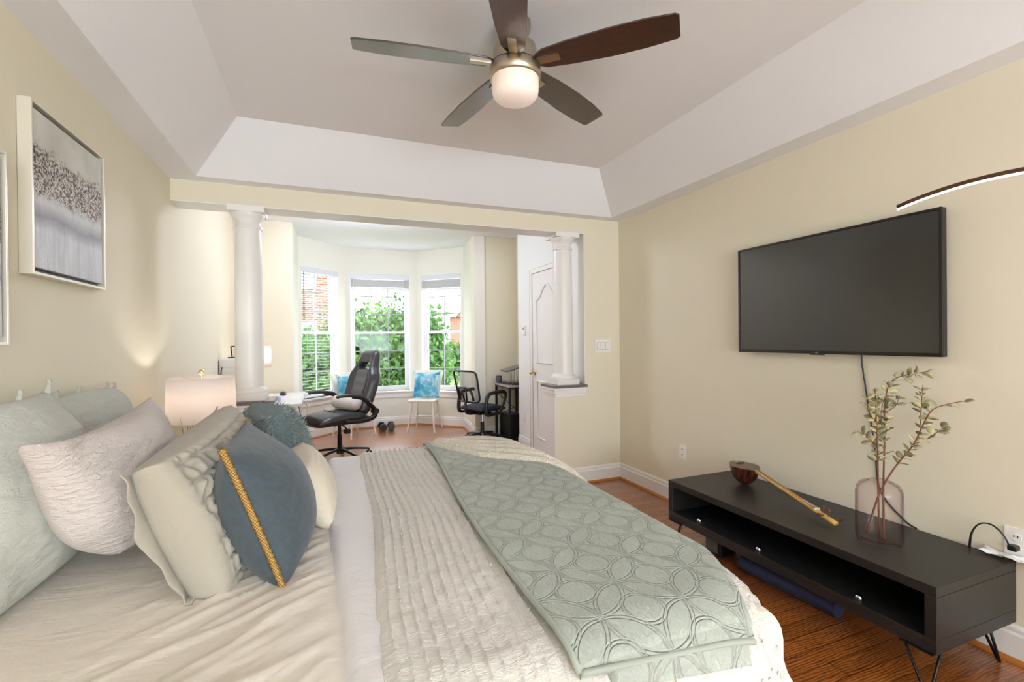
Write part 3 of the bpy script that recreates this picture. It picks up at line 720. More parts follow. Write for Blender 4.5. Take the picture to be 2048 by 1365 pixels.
def braid(F, K, col, off, w_):
    wd, ud, nd = [np.array(a) for a in ax]
    E = (F[:, col] + K[:, col]) / 2 + wd * off; nn = len(E)
    jit = (.0015 * np.sin(np.arange(nn) * 1.9))[:, None] * nd
    C_ = [E - nd * w_ + jit - wd * off * .3, E - nd * w_ * .4 + wd * off * .6, E + nd * w_ * .4 + wd * off * .6, E + nd * w_ + jit - wd * off * .3]
    mb = MB(); mb.grid(np.stack(C_, 1)); return mb
braid(F, K, 0, -.006, .0082).build('braid_trim', M['braid'], ps, solid=.002)
braid(F, K, -1, .006, .0082).build('braid_trim', M['braid'], ps, solid=.002)
pf, F, K, ax = pillow('cushion', 'shaggy teal cushion at the far side of the heap', 'cushion', M['fur'], .40, .36, .24, (-.16, 2.34, ZS), (-.35, 1, 0), (-.30, 0.0, 1), n=60, zmin=ZS, disp=wr(63, .004, 10), pw=.45, pv=.28, group=G)
# the shag: short drooping strands over the whole cushion
fs_v, fs_f = [], []
g_ = np.random.RandomState(5)
for Q in (F, K):
    for _ in range(8000):
        i, j = g_.randint(1, 58), g_.randint(1, 58); a, b_ = g_.rand(2)
        p = (Q[i, j] * (1 - a) + Q[i + 1, j] * a) * (1 - b_) + (Q[i, j + 1] * (1 - a) + Q[i + 1, j + 1] * a) * b_
        e1, e2 = Q[i + 1, j] - Q[i, j], Q[i, j + 1] - Q[i, j]; nn = np.cross(e2, e1); nn /= (np.linalg.norm(nn) + 1e-9)
        if Q is K: nn = -nn
        t = -nn * -1.0 * .5 + np.array([g_.randn() * .35, g_.randn() * .35, -.75 + g_.randn() * .35]); t /= np.linalg.norm(t); L = .014 + .016 * g_.rand()
        sd = np.cross(t, nn); sd /= (np.linalg.norm(sd) + 1e-9); w_ = .0013
        m1 = p + t * L * .5 + nn * .0045; m2 = p + t * L + nn * .002
        if m2[2] < ZS or m1[2] < ZS: continue
        k = len(fs_v); fs_v += [p - sd * w_, p + sd * w_, m1 + sd * w_, m1 - sd * w_, m2]; fs_f += [(k, k + 1, k + 2, k + 3), (k + 3, k + 2, k + 4)]
mb = MB(); mb.add(fs_v, fs_f, False); o = mb.build('shag', M['fur2'], pf); o['kind'] = 'stuff'
def ribs(u, v, x, y): return .004 * np.sin(v * PI * 9) * sstep(-.75, -.55, u)
pillow('cushion', 'small cream ribbed lumbar cushion lying in front of the shaggy teal one', 'cushion', M['creamrib'], .56, .215, .17, (-.025, 1.99, ZS), (-.10, 1, 0), (-.45, 0, 1), n=80, zmin=ZS, disp=ribs, ear=.03, pw=.36, pv=.26, group=G)

# ------------------------------------------------------------------ bedside lamp on its night table beyond the bed
nt_ = thing('nightstand', 'white night table behind the pillows, below the drum shade lamp', 'nightstand', (-.69, 3.30, 0))
nb = MB(); nb.bb((-.22, -.2, .12), (.22, .2, .57)); nb.build('body', M['white'], nt_, bevel=.004)
nb = MB(); nb.bb((-.24, -.22, .57), (.24, .22, .595)); nb.build('top', M['white'], nt_, bevel=.004)
for x in (-.18, .18):
    for y in (-.16, .16): MB().cyl((x, y, 0), (x, y, .12), .014, .02).build('leg', M['white'], nt_)
def shade_mat(name, rgb, tr=.5):
    n = N(name); d = n.n.new('ShaderNodeBsdfDiffuse'); t = n.n.new('ShaderNodeBsdfTranslucent'); mx = n.n.new('ShaderNodeMixShader'); mx.inputs[0].default_value = tr
    d.inputs[0].default_value = lin(*rgb); t.inputs[0].default_value = lin(*rgb); n.link(d.outputs[0], mx.inputs[1]); n.link(t.outputs[0], mx.inputs[2]); n.link(mx.outputs[0], n.out.inputs[0]); return n.m
M['shade'] = shade_mat('lamp_shade_linen', (238, 230, 224))
lp = thing('table_lamp', 'drum shade table lamp glowing on the night table beyond the pillows', 'lamp', (-.69, 3.30, .595))
b = MB(); b.lathe([(.07, 0), (.07, .012), (.03, .02), (.055, .08), (.06, .14), (.03, .21), (.012, .23), (.012, .30)], 32); b.build('base', M['nickel'], lp)
s = MB(); zz = .278; s.lathe([(.180, zz), (.172, zz + .255)], 56, cap0=False, cap1=False); s.build('lamp_shade', M['shade'], lp, solid=.002)
fi = MB(); fi.lathe([(.004, .3), (.004, .545)], 8); fi.lathe([(.003, .545), (.014, .552), (.018, .565), (.012, .578), (.002, .582)], 16)
for k in range(3): a = 2 * PI * k / 3 + .3; fi.cyl((0, 0, .515), (.172 * math.cos(a), .172 * math.sin(a), .530), .0018, n=6)
fi.build('finial', M['brass'], lp)
light('bulb_table_lamp', 'POINT', (-.69, 3.30, .99), 2.2, (1.0, 0.94, 0.88), radius=.03)
# dry twigs in a small vase
tw = thing('twig_vase', 'small dark vase of bare twigs in front of the drum shade lamp', 'vase', (-.715, 3.12, .5955))
vb = MB(); vb.lathe([(.022, 0), (.03, .03), (.028, .09), (.014, .13), (.016, .14)], 20); vb.build('vase', M['black'], tw)
M['twig'] = mat('dark_dry_twig', (58, 44, 34), .7)
t_ = MB()
for k in range(11):
    a = rnd.uniform(0, 2 * PI); r_ = rnd.uniform(.02, .075); h_ = rnd.uniform(.20, .33)
    t_.tube([(0, 0, .10), (r_ * .35 * math.cos(a), r_ * .35 * math.sin(a), .16), (r_ * math.cos(a), r_ * math.sin(a), h_)], [.0018, .0015, .0008], 5, sm=4)
t_.build('twigs', M['twig'], tw)

# ------------------------------------------------------------------ paintings
def painting_mat(seed):
    n = N('abstract_canvas'); v = n.coord(loc=(seed, seed * 2, 0)); tc = n.n.new('ShaderNodeTexCoord'); sx_ = n.n.new('ShaderNodeSeparateXYZ'); n.link(tc.outputs['Object'], sx_.inputs[0])
    z = sx_.outputs[2]
    big = n.noise(v, 5, 4, .6); st = n.noise(n.coord(scale=(8, 8, 1), loc=(seed, 0, 0)), 5, 5, .7)
    up = n.ramp(big, [(0.3, lin(188, 188, 180)), (0.7, lin(216, 214, 206))]); lo = n.ramp(st, [(0.3, lin(184, 187, 195)), (0.7, lin(222, 224, 230))])
    zz = n.math('ADD', z, n.math('MULTIPLY', big, .08))
    t = n.ramp(n.math('MULTIPLY', n.math('ADD', zz, .25), 1.0), [(0.20, (0, 0, 0, 1)), (0.34, (1, 1, 1, 1))])
    base = n.mix(t, lo, up)
    hz = n.ramp(n.math('ABSOLUTE', n.math('SUBTRACT', zz, -.045)), [(0.0, (1, 1, 1, 1)), (0.05, (0, 0, 0, 1))])
    base = n.mix(n.math('MULTIPLY', hz, .75), base, lin(120, 120, 126))
    vo = n.n.new('ShaderNodeTexVoronoi'); vo.inputs['Scale'].default_value = 120; n.link(v, vo.inputs['Vector'])
    spk = n.ramp(vo.outputs['Color'], [(0.2, lin(64, 54, 50)), (0.45, lin(128, 104, 92)), (0.62, lin(170, 148, 136)), (0.8, lin(206, 200, 198))], 'CONSTANT')
    band = n.ramp(n.math('ADD', n.math('ABSOLUTE', n.math('SUBTRACT', zz, .105)), n.math('MULTIPLY', n.noise(v, 40, 3), .09)), [(0.105, (1, 1, 1, 1)), (0.135, (0, 0, 0, 1))])
    dens = n.ramp(n.noise(v, 130, 1), [(0.44, (0, 0, 0, 1)), (0.48, (1, 1, 1, 1))])
    n.base(n.mix(n.math('MULTIPLY', band, dens), base, spk)); n.b.inputs['Roughness'].default_value = .6
    n.bump(n.noise(v, 90, 4), .4, .004); return n.m
M['frame'] = mat('silver_champagne_frame', (222, 216, 200), .35, metal=.25)
def painting(label, y0, y1, z0, z1, seed):
    o = thing('framed_painting', label, 'painting', (LX, (y0 + y1) / 2, (z0 + z1) / 2), 0, 'abstract canvases over the bed')
    w, h = (y1 - y0) / 2, (z1 - z0) / 2; D = .040; t = .010
    f = MB(); f.bb((.001, -w, -h), (D, -w + t, h)); f.bb((.001, w - t, -h), (D, w, h)); f.bb((.001, -w + t, -h), (D, w - t, -h + t)); f.bb((.001, -w + t, h - t), (D, w - t, h)); f.build('frame', M['frame'], o, bevel=.0015)
    bk = MB(); bk.bb((.001, -w + t, -h + t), (.012, w - t, h - t)); bk.build('shadow_gap', M['black'], o)
    c = MB(); g2 = t + .016; c.bb((.012, -w + g2, -h + g2), (D - .005, w - g2, h - g2)); c.build('canvas', painting_mat(seed), o, bevel=.002)
painting('grey abstract canvas with a speckled brown band in a thin silver frame', 2.09, 2.665, 1.578, 2.180, 1.0)
painting('second grey canvas, hung lower beside the speckled one and cut by the photo edge', 1.37, 1.955, 1.335, 1.94, 7.3)

# ------------------------------------------------------------------ television
tv = thing('television', 'large black flat television mounted on the cream wall', 'television', (2.545, 1.79, 1.573))
TW, TH = .553, .334
b = MB(); b.bb((.0, -TW, -TH), (.035, TW, TH)); b.build('casing', M['black'], tv, bevel=.004)
b = MB(); e = .012
b.bb((-.006, -TW, -TH), (0, -TW + e, TH)); b.bb((-.006, TW - e, -TH), (0, TW, TH)); b.bb((-.006, -TW + e, TH - e), (0, TW - e, TH)); b.bb((-.006, -TW + e, -TH), (0, TW - e, -TH + .017)); b.build('bezel', mat('gloss_black_bezel', (16, 16, 17), .22), tv, bevel=.001)
b = MB(); b.bb((-.002, -TW + e, -TH + .017), (-.0005, TW - e, TH - e)); scr = N('dark_screen'); scr.base(lin(26, 26, 26)); scr.b.inputs['Roughness'].default_value = .17; scr.b.inputs['Specular IOR Level'].default_value = 1.0; b.build('screen', scr.m, tv)
b = MB(); b.bb((.035, -.2, -.15), (.064, .2, .15)); b.build('wall_mount', M['blackmetal'], tv)
b = MB(); b.bb((-.008, -.02, -TH - .006), (.004, .06, -TH + .004)); b.build('sensor_bar', M['black'], tv, bevel=.002)
fc = bpy.data.curves.new('logo', 'FONT'); fc.body = 'LG'; fc.size = .013; fc.extrude = .0004; fc.align_x = 'CENTER'
lo = bpy.data.objects.new('logo', fc); COL.objects.link(lo); lo.parent = tv; lo.location = (-.0065, .020, -TH + .003); lo.rotation_euler = (PI / 2, 0, -PI / 2); fc.materials.append(mat('silver_print', (200, 200, 200), .4))
bpy.context.view_layer.update()
lm_ = bpy.data.meshes.new_from_object(lo); l2 = bpy.data.objects.new('logo_mark', lm_); COL.objects.link(l2); l2.parent = tv; l2.location = lo.location; l2.rotation_euler = lo.rotation_euler
bpy.data.objects.remove(lo)
cd_ = MB(); cd_.tube([(.05, -.18, -TH + .05), (.055, -.18, -TH - .05), (.060, -.20, -.55), (.060, -.235, -.80), (.060, -.26, -1.02), (.060, -.36, -1.13), (.055, -.42, -1.155)], .0038, 8, sm=8); cd_.build('power_cord', M['black'], tv)

# ------------------------------------------------------------------ media stand
def blackwood():
    n = N('black_brown_veneer'); v = n.coord(scale=(1, .06, 1)); f = n.noise(v, 90, 4, .6)
    n.base(n.ramp(f, [(0.3, lin(25, 24, 23)), (0.7, lin(39, 37, 35))])); n.b.inputs['Roughness'].default_value = .42; n.bump(f, .1, .002); return n.m
M['bw'] = blackwood()
ms = thing('media_stand', 'long low black-brown media stand on hairpin legs under the television', 'media stand', (2.30, 1.738, 0))
X0, X1, Y0, Y1, Zb, Zt = -.25, .29, -.718, .718, .172, .420
b = MB(); b.bb((X0, Y0, Zt - .038), (X1, Y1, Zt)); b.build('top_board', M['bw'], ms, bevel=.002)
b = MB(); b.bb((X0, Y0, Zb + .052), (X1, Y0 + .038, Zt - .039)); b.build('end_panel', M['bw'], ms, bevel=.0015)
b = MB(); b.bb((X0, Y1 - .038, Zb + .052), (X1, Y1, Zt - .039)); b.build('end_panel', M['bw'], ms, bevel=.0015)
b = MB(); b.bb((X0, Y0, Zb), (X1, Y1, Zb + .051)); b.build('bottom_board', M['bw'], ms, bevel=.002)
b = MB(); b.bb((X1 - .012, Y0 + .038, Zb + .052), (X1 - .004, Y1 - .038, Zt - .039)); b.build('back_panel', M['bw'], ms)
for y in (-.42, .08, .5): MB().lathe([(.016, 0), (.016, .006), (.010, .012)], 16, Matrix.Translation((X0 + .05, y, Zb + .051))).build('hinge_cup', M['chrome'], ms)
for sx in (-1, 1):
    for sy_ in (-1, 1):
        cx, cy2 = sx * .205, sy_ * .655; fx, fy = cx + sx * .035, cy2 + sy_ * .03
        l = MB(); l.tube([(cx - sx * .05, cy2 + sy_ * .035, Zb), (fx - sx * .005, fy + sy_ * .004, .006), (fx + sx * .004, fy - sy_ * .005, .006), (cx + sx * .035, cy2 - sy_ * .05, Zb)], .0055, 8)
        l.box((cx, cy2, Zb - .002), (.11, .11, .004)); l.build('leg', M['blackmetal'], ms)
# under the stand
ro = MB(); ro.cyl((2.215, 2.02, .046), (2.245, 1.50, .046), .045, n=28); o = ro.build('roller', mat('navy_foam', (44, 52, 84), .55, bump=(300, .2, .002)), bevel=.006); tag(o, 'long navy blue foam roller on the floor under the media stand', 'roller')
bx = thing('box', 'small black box on the floor under the far end of the media stand', 'box', (2.26, 2.24, 0))
b = MB(); b.bb((-.06, -.06, .0), (.08, .06, .165)); b.build('body', M['black'], bx, bevel=.012)
b = MB(); b.bb((-.066, -.045, .02), (-.060, .045, .15)); b.build('front_panel', mat('grey_front_panel', (96, 98, 104), .4), bx, bevel=.004)

# vase with twigs of leaves
def pinkglass():
    n = N('pink_glass'); t = n.n.new('ShaderNodeBsdfTransparent'); g = n.n.new('ShaderNodeBsdfGlossy'); g.inputs['Roughness'].default_value = .02
    lw = n.n.new('ShaderNodeLayerWeight'); lw.inputs['Blend'].default_value = .35
    t_ = n.ramp(lw.outputs['Facing'], [(0.0, (.99, .975, .98, 1)), (0.35, (.97, .94, .95, 1)), (0.62, (.84, .76, .79, 1)), (0.88, (.45, .36, .40, 1))]); n.link(t_, t.inputs[0])
    mx = n.n.new('ShaderNodeMixShader'); 
    n.link(n.math('ADD', n.math('MULTIPLY', n.math('POWER', lw.outputs['Facing'], 4.0), .5), .012), mx.inputs[0]); n.link(t.outputs[0], mx.inputs[1]); n.link(g.outputs[0], mx.inputs[2]); n.link(mx.outputs[0], n.out.inputs[0]); return n.m
va = thing('glass_vase', 'clear pink glass bottle vase standing on the black media stand', 'vase', (2.289, 1.35, .4205))
b = MB(); b.lathe([(.0, .003), (.05, .002), (.074, .0), (.083, .006), (.087, .02), (.0875, .10), (.087, .215), (.083, .238), (.072, .256), (.055, .266), (.042, .270), (.039, .273), (.037, .270), (.050, .262), (.068, .250), (.078, .234), (.082, .215), (.082, .025), (.075, .016), (.05, .013), (.0, .012)], 56, cap0=False, cap1=False); b.build('body', pinkglass(), va)
br_ = thing('leafy_branches', 'dry branches with small grey green leaves standing in the pink vase', 'branches', (2.289, 1.35, .4375))
M['stem'] = mat('red_brown_stem', (112, 62, 36), .6)
M['leaf'] = mat('grey_green_leaf', (150, 146, 112), .55, var=.25, vscale=30)
M['leaf2'] = mat('yellow_green_leaf', (186, 178, 130), .55, var=.2, vscale=30)
rx = np.array([.930, -.368, 0.0]); fx_ = np.array([.368, .930, 0.0])
def bp(r, z, f): return rx * r + fx_ * f + np.array([0, 0, z])
# (stem points: sideways, up, depth)
STEMS = [[(.0, .0, .0), (.0, .25, .005), (.01, .40, .02), (.012, .56, .03), (.008, .66, .03)],
         [(.005, .0, -.02), (.02, .23, .0), (.05, .42, .03), (.07, .60, .05), (.12, .70, .06), (.26, .735, .04)],
         [(-.055, .02, .0), (.0, .19, .0), (.06, .31, -.01), (.13, .42, -.03), (.175, .53, -.04), (.215, .585, -.05), (.335, .62, -.075)],
         [(.13, .42, -.03), (.19, .45, -.04), (.245, .50, -.05)], [(.16, .50, -.03), (.175, .60, -.02), (.18, .68, -.02)],
         [(.012, .50, .02), (-.03, .56, .02), (-.045, .62, .01)], [(.01, .40, .02), (-.04, .45, .03), (-.075, .47, .03)], [(.05, .42, .03), (.05, .53, .05), (.075, .62, .06)],
         [(.06, .55, .04), (.10, .58, .03), (.11, .63, .02)]]
stm = MB()
lv = [MB(), MB()]
def leaf(mb, p, d, nrm, L, w_):
    d = d / np.linalg.norm(d); sd = np.cross(d, nrm); sd /= np.linalg.norm(sd) + 1e-9; nn = np.cross(sd, d)
    prof = [(0, .0, 0), (.2, .62, .02), (.45, 1.0, .04), (.75, .85, .03), (.95, .35, -.01), (1.0, .0, -.03)]
    vs = []
    for t, ww, c in prof: vs += [p + d * L * t - sd * w_ * ww + nn * (c * L + .10 * w_ * ww), p + d * L * t + nn * (c * L), p + d * L * t + sd * w_ * ww + nn * (c * L + .10 * w_ * ww)]
    fs = []
    for k in range(5):
        a = 3 * k; fs += [(a, a + 1, a + 4, a + 3), (a + 1, a + 2, a + 5, a + 4)]
    mb.add(vs, fs, True)
lg = np.random.RandomState(12)
for si, stp in enumerate(STEMS):
    pts = [bp(*q) for q in stp]; r0 = .0042 if si < 3 else .0024
    stm.tube([tuple(p) for p in pts], [r0 * (1 - .6 * k / (len(pts) - 1)) for k in range(len(pts))], 6, sm=5)
    P_ = np.array(pts); seg = np.linalg.norm(np.diff(P_, axis=0), axis=1); cum = np.concatenate([[0], np.cumsum(seg)]); Ltot = cum[-1]
    st0 = .34 if si < 3 else .03
    k = st0
    while k < Ltot:
        i = min(np.searchsorted(cum, k) - 1, len(seg) - 1); i = max(i, 0); f = (k - cum[i]) / seg[i]; p = P_[i] * (1 - f) + P_[i + 1] * f; tdir = (P_[i + 1] - P_[i]) / seg[i]
        nl = lg.randint(2, 5)
        if si == 2 and k > .62: nl = 1
        for _ in range(nl):
            sd = lg.randn(3); sd -= tdir * sd.dot(tdir); sd /= np.linalg.norm(sd)
            leaf(lv[lg.randint(0, 2)], p, tdir * .55 + sd, lg.randn(3) * .5 + np.array([0, 0, 1]), (.030 + .014 * lg.rand()), .0100 + .004 * lg.rand())
        k += .021 + .010 * lg.rand()
stm.build('stems', M['stem'], br_)
lv[0].build('leaves', M['leaf'], br_, solid=.0006); lv[1].build('leaves', M['leaf2'], br_, solid=.0006)

# long necked lute
lu = thing('long_necked_lute', 'long-necked lute with dark pear bowl lying on the media stand', 'lute', (2.421, 2.212, .4205))
hd_ = np.array([2.262 - 2.421, 1.524 - 2.212, 0]); ang = math.atan2(hd_[1], hd_[0]); Ln = float(np.hypot(hd_[0], hd_[1]))
lu.rotation_euler = (0, 0, ang)
# local x runs towards the head
def bowlmat():
    n = N('dark_lacquered_wood'); f = n.noise(n.coord(scale=(1, 6, 1)), 14, 3); n.base(n.ramp(f, [(0.3, lin(44, 20, 12)), (0.7, lin(92, 44, 26))])); n.b.inputs['Roughness'].default_value = .15; n.b.inputs['Coat Weight'].default_value = .6; return n.m
M['bowl'] = bowlmat()
tilt = math.atan2(.105 - .018, Ln)
Mt = Matrix.Translation((0, 0, .0)) @ Matrix.Rotation(tilt, 4, 'Y')
zt_ = .118
bw_ = MB(); rows = []
for k in range(25):
    t = k / 24; x = -.095 + .235 * t
    wd_ = .082 * (math.sin(PI * min(1, t * .95 + .0)) ** .6 if t < .5 else math.sin(PI * (.5 + (t - .5) * .94)) ** 0.95) + .0; wd_ = max(wd_, .012 if t > .5 else .002); dp = wd_ * 1.42
    rows.append([(x, wd_ * math.cos(PI * j / 16), zt_ - dp * math.sin(PI * j / 16)) for j in range(17)])
R_ = np.array(rows); zmin_ = R_[..., 2].min(); R_[..., 2] += -zmin_ * 0 - 0
bw_.grid(R_, flip=True); o = bw_
ro_ = Matrix.Translation((0, 0, -float(zmin_))) 
bw_ob = MB(); bw_ob.v, bw_ob.f, bw_ob.sm = bw_.v, bw_.f, bw_.sm
bw_ob.v = [tuple(ro_ @ Vector(p)) for p in bw_ob.v]; ztop = zt_ - float(zmin_)
bw_ob.build('bowl', M['bowl'], lu)
tp = MB(); tp.add([(r[0][0], r[0][1], ztop) for r in rows] + [(r[16][0], r[16][1], ztop) for r in rows[::-1]], [tuple(range(50))]); tp.build('soundboard', mat('brown_soundboard', (104, 84, 64), .3), lu, solid=.002)
sh_ = MB(); sh_.box((-.02, 0, ztop + .004), (.008, .05, .008)); sh_.build('bridge', mat('dark_brown_bridge', (50, 30, 20), .5), lu)
hx, hz = Ln, .018
na = Vector((.135, 0, ztop - .004)); nb_ = Vector((hx, 0, hz)); dv = (nb_ - na).normalized()
M['neck'] = mat('pale_yellow_neck', (214, 176, 96), .4, var=.1, vscale=40)
nk = MB(); nk.tube([na + (nb_ - na) * (k / 20) for k in range(21)], .0135, 12, flat=.85); nk.build('neck', M['neck'], lu)
M['fret'] = mat('gut_fret', (160, 122, 62), .5)
for k in range(24):
    ft = MB(); p = na + (nb_ - na) * (.04 + .74 * (1 - .965 ** (k * 1.6)) / (1 - .965 ** (24 * 1.6))); ft.tube([p - dv * .0009, p + dv * .0009], .0146, 12, flat=.85); ft.build('fret', M['fret'], lu)

fb = MB(); fb.tube([na + Vector((0, 0, .0105)), na + (nb_ - na) * .80 + Vector((0, 0, .0105))], .0085, 8, flat=.25); fb.build('fingerboard', mat('tan_fingerboard', (170, 116, 70), .4), lu)
nt2 = MB(); p = na + (nb_ - na) * .80; nt2.box(tuple(p + Vector((0, 0, .012))), (.006, .03, .010)); nt2.build('nut', M['plate'], lu)
sg = MB()
for y in (-.006, -.002, .002, .006): sg.cyl((-.07, y * 1.5, ztop + .004), tuple(p + Vector((0, y, .018))), .0007, n=5)
sg.build('strings', mat('silver_string', (220, 220, 220), .3, metal=.6), lu)
for k, (f, sd) in enumerate(((.86, 1), (.92, 1), (.985, 1), (.89, -1))):
    c = na + (nb_ - na) * f; pg = MB(); q0 = c + Vector((0, 0, .006)); q1 = c + (Vector((0, .004, .034)) if sd > 0 and k < 2 else Vector((0, .030 * sd, .012)))
    pg.cyl(tuple(q0), tuple(q1), .0035, .0030, 8); pg.cyl(tuple(q1), tuple(q1 + (q1 - q0).normalized() * .012), .0085, .0070, 10); pg.build('tuning_peg', mat('rosewood_peg', (96, 50, 34), .4), lu)

# plug, cable and crumpled paper at the outlet
pc = thing('power_cable', 'flat black power cable looping up into the outlet beyond the stand', 'cable', (2.58, 1.02, .43))
c = MB(); c.tube([(2.575, 1.165, .38), (2.572, 1.16, .43), (2.568, 1.15, .49), (2.565, 1.125, .535), (2.565, 1.09, .548), (2.567, 1.06, .53), (2.572, 1.042, .50), (2.576, 1.036, .478)], .0055, 8, sm=8, flat=.55); c.build('cord', M['black'], pc, world=True)
c = MB(); c.bb((2.568, 1.012, .460), (2.603, 1.040, .482)); c.build('plug', M['black'], pc, bevel=.004, world=True)
mb = MB(); g1 = np.linspace(0, 1, 24)
A_ = np.stack(np.meshgrid(g1, g1), -1); X_ = 2.545 + .055 * A_[..., 0] + .0 ; Y_ = .86 + .26 * A_[..., 1]; Z_ = .426 + .010 * (1 + wav(A_[..., 0] * 4, A_[..., 1] * 9, 71, 4, 2))
mb.grid(np.stack([X_, Y_, Z_], -1)); o = mb.build('paper', mat('white_paper', (240, 240, 238), .7), solid=.0015); tag(o, 'crumpled white paper on the back edge of the media stand by the outlet', 'paper')

# ------------------------------------------------------------------ arc floor lamp
al = thing('arc_floor_lamp', 'slim bronze arc lamp with a glowing strip reaching in over the television', 'lamp', (2.37, -.10, 0))
T_ = Vector((2.10, 1.175, 0)); Dd = Vector((.208, -.978, 0)).normalized(); Rr, dp, zp = 1.0, .305, 1.889
arc = []
for k in range(41):
    d_ = dp - Rr * math.sin(math.acos(min(1, (1.844 - (zp - Rr)) / Rr))) + k * .034
    q = d_ - dp
    if abs(q) > .985: break
    arc.append(T_ + Dd * d_ + Vector((0, 0, zp - Rr + math.sqrt(Rr * Rr - q * q))))
last = arc[-1]
arc += [Vector((last.x + Dd.x * .02, last.y + Dd.y * .02, .7)), Vector((last.x, last.y, .35)), Vector((last.x - Dd.x * .04, last.y - Dd.y * .04, .02))]
M['bronze'] = mat('dark_bronze', (96, 70, 52), .35, metal=.8)
b = MB(); b.tube(arc, .0085, 10); b.build('arm', M['bronze'], al, world=True)
b = MB(); b.tube([p + Vector((0, 0, -.0085)) + (Vector((T_.x, T_.y, .95)) - p).normalized() * .001 for p in arc[:-4]], .0048, 8); b.build('light_strip', mat('warm_led_strip', (255, 240, 222), .5, emit=(255, 248, 242), estr=1.8), al, world=True)
b = MB(); b.lathe([(.14, 0), (.14, .018), (.13, .022)], 40, Matrix.Translation((arc[-1].x, arc[-1].y, 0))); b.build('base', M['bronze'], al, world=True)

# ------------------------------------------------------------------ ceiling fan
fan = thing('ceiling_fan', 'five-blade dark wood ceiling fan with nickel body and lit glass bowl', 'ceiling fan', (.796, 1.938, 0), math.radians(28.5))
b = MB(); b.lathe([(.072, 2.74), (.072, 2.715), (.062, 2.690), (.034, 2.672), (.030, 2.664)], 40); b.build('canopy', M['nickel'], fan)
b = MB(); b.cyl((0, 0, 2.62), (0, 0, 2.69), .014); b.build('downrod', M['nickel'], fan)
b = MB(); b.lathe([(.03, 2.655), (.075, 2.648), (.092, 2.632), (.097, 2.61), (.097, 2.552)], 48); b.build('motor_housing', M['nickel'], fan)
b = MB(); b.lathe([(.103, 2.552), (.108, 2.549), (.110, 2.545)], 48); b.build('seam_ring', M['black'], fan)
b = MB(); b.lathe([(.109, 2.545), (.113, 2.540), (.113, 2.492), (.106, 2.488)], 56); b.build('light_collar', M['nickel'], fan)
def bowl_glass():
    n = N('lit_frosted_glass'); n.base(lin(240, 226, 214)); n.b.inputs['Roughness'].default_value = .4
    sx_ = n.n.new('ShaderNodeSeparateXYZ'); tc = n.n.new('ShaderNodeTexCoord'); n.link(tc.outputs['Object'], sx_.inputs[0])
    rmp = n.ramp(n.math('MULTIPLY', n.math('SUBTRACT', sx_.outputs[2], 2.40), 11.0), [(0.0, lin(232, 214, 204)), (0.55, lin(236, 206, 182)), (1.0, lin(238, 190, 140))])
    n.link(rmp, n.b.inputs['Emission Color']); n.b.inputs['Emission Strength'].default_value = .11; return n.m
b = MB(); b.lathe([(.104, 2.492), (.104, 2.440), (.100, 2.420), (.088, 2.404), (.06, 2.392), (.02, 2.387), (0.001, 2.387)], 56, cap0=False, cap1=False); b.build('glass_bowl', bowl_glass(), fan)
def blade_mat():
    n = N('dark_walnut_blade'); f = n.noise(n.coord(scale=(2, 30, 1)), 6, 4); n.base(n.ramp(f, [(0.3, lin(30, 17, 12)), (0.7, lin(60, 33, 21))])); n.b.inputs['Roughness'].default_value = .35; n.b.inputs['Coat Weight'].default_value = 1.0; n.b.inputs['Coat Roughness'].default_value = .2; n.b.inputs['Coat IOR'].default_value = 1.7; return n.m
M['blade'] = blade_mat()
for k in range(5):
    a = 2 * PI * k / 5; Mb = Matrix.Rotation(a, 4, 'Z') @ Matrix.Translation((0, 0, 2.553)) @ Matrix.Rotation(math.radians(-12), 4, 'X')
    up_ = [(.100, -.030), (.135, -.052), (.26, -.066), (.42, -.074), (.56, -.073), (.675, -.062), (.690, -.052)]
    lo_ = [(.690, .050), (.676, .060), (.56, .070), (.42, .072), (.26, .064), (.135, .050), (.100, .030)]
    p = MB(); p.prism(up_ + lo_, -.004, .004); bo = p.build('blade', M['blade'], fan, bevel=.002); bo.matrix_local = Mb
    h = MB(); h.bb((.09, -.018, -.010), (.205, .018, -.004)); h.build('blade_iron', M['nickel'], bo)
# made-up ceiling lamp, out of view, added to brighten the sunroom
fl_ = thing('added_fill_lamp', 'unseen round white lamp added on the sunroom ceiling for fill light', 'added lamp', (.45, 5.15, 0))
b = MB(); b.lathe([(.19, 2.74), (.19, 2.715), (.17, 2.71)], 40, cap0=False); b.build('base', M['white'], fl_)
b = MB(); b.lathe([(.17, 2.714), (.165, 2.69), (.12, 2.665), (.001, 2.655)], 40, cap0=False, cap1=False); b.build('diffuser', mat('fill_lamp_opal_glass', (240, 238, 234), .4, emit=(255, 248, 240), estr=1.5), fl_)
light('fill_light_sunroom', 'POINT', (.45, 5.15, 2.52), 22, (0.86, 0.91, 1.10), radius=.14)  # point light added below the made-up lamp

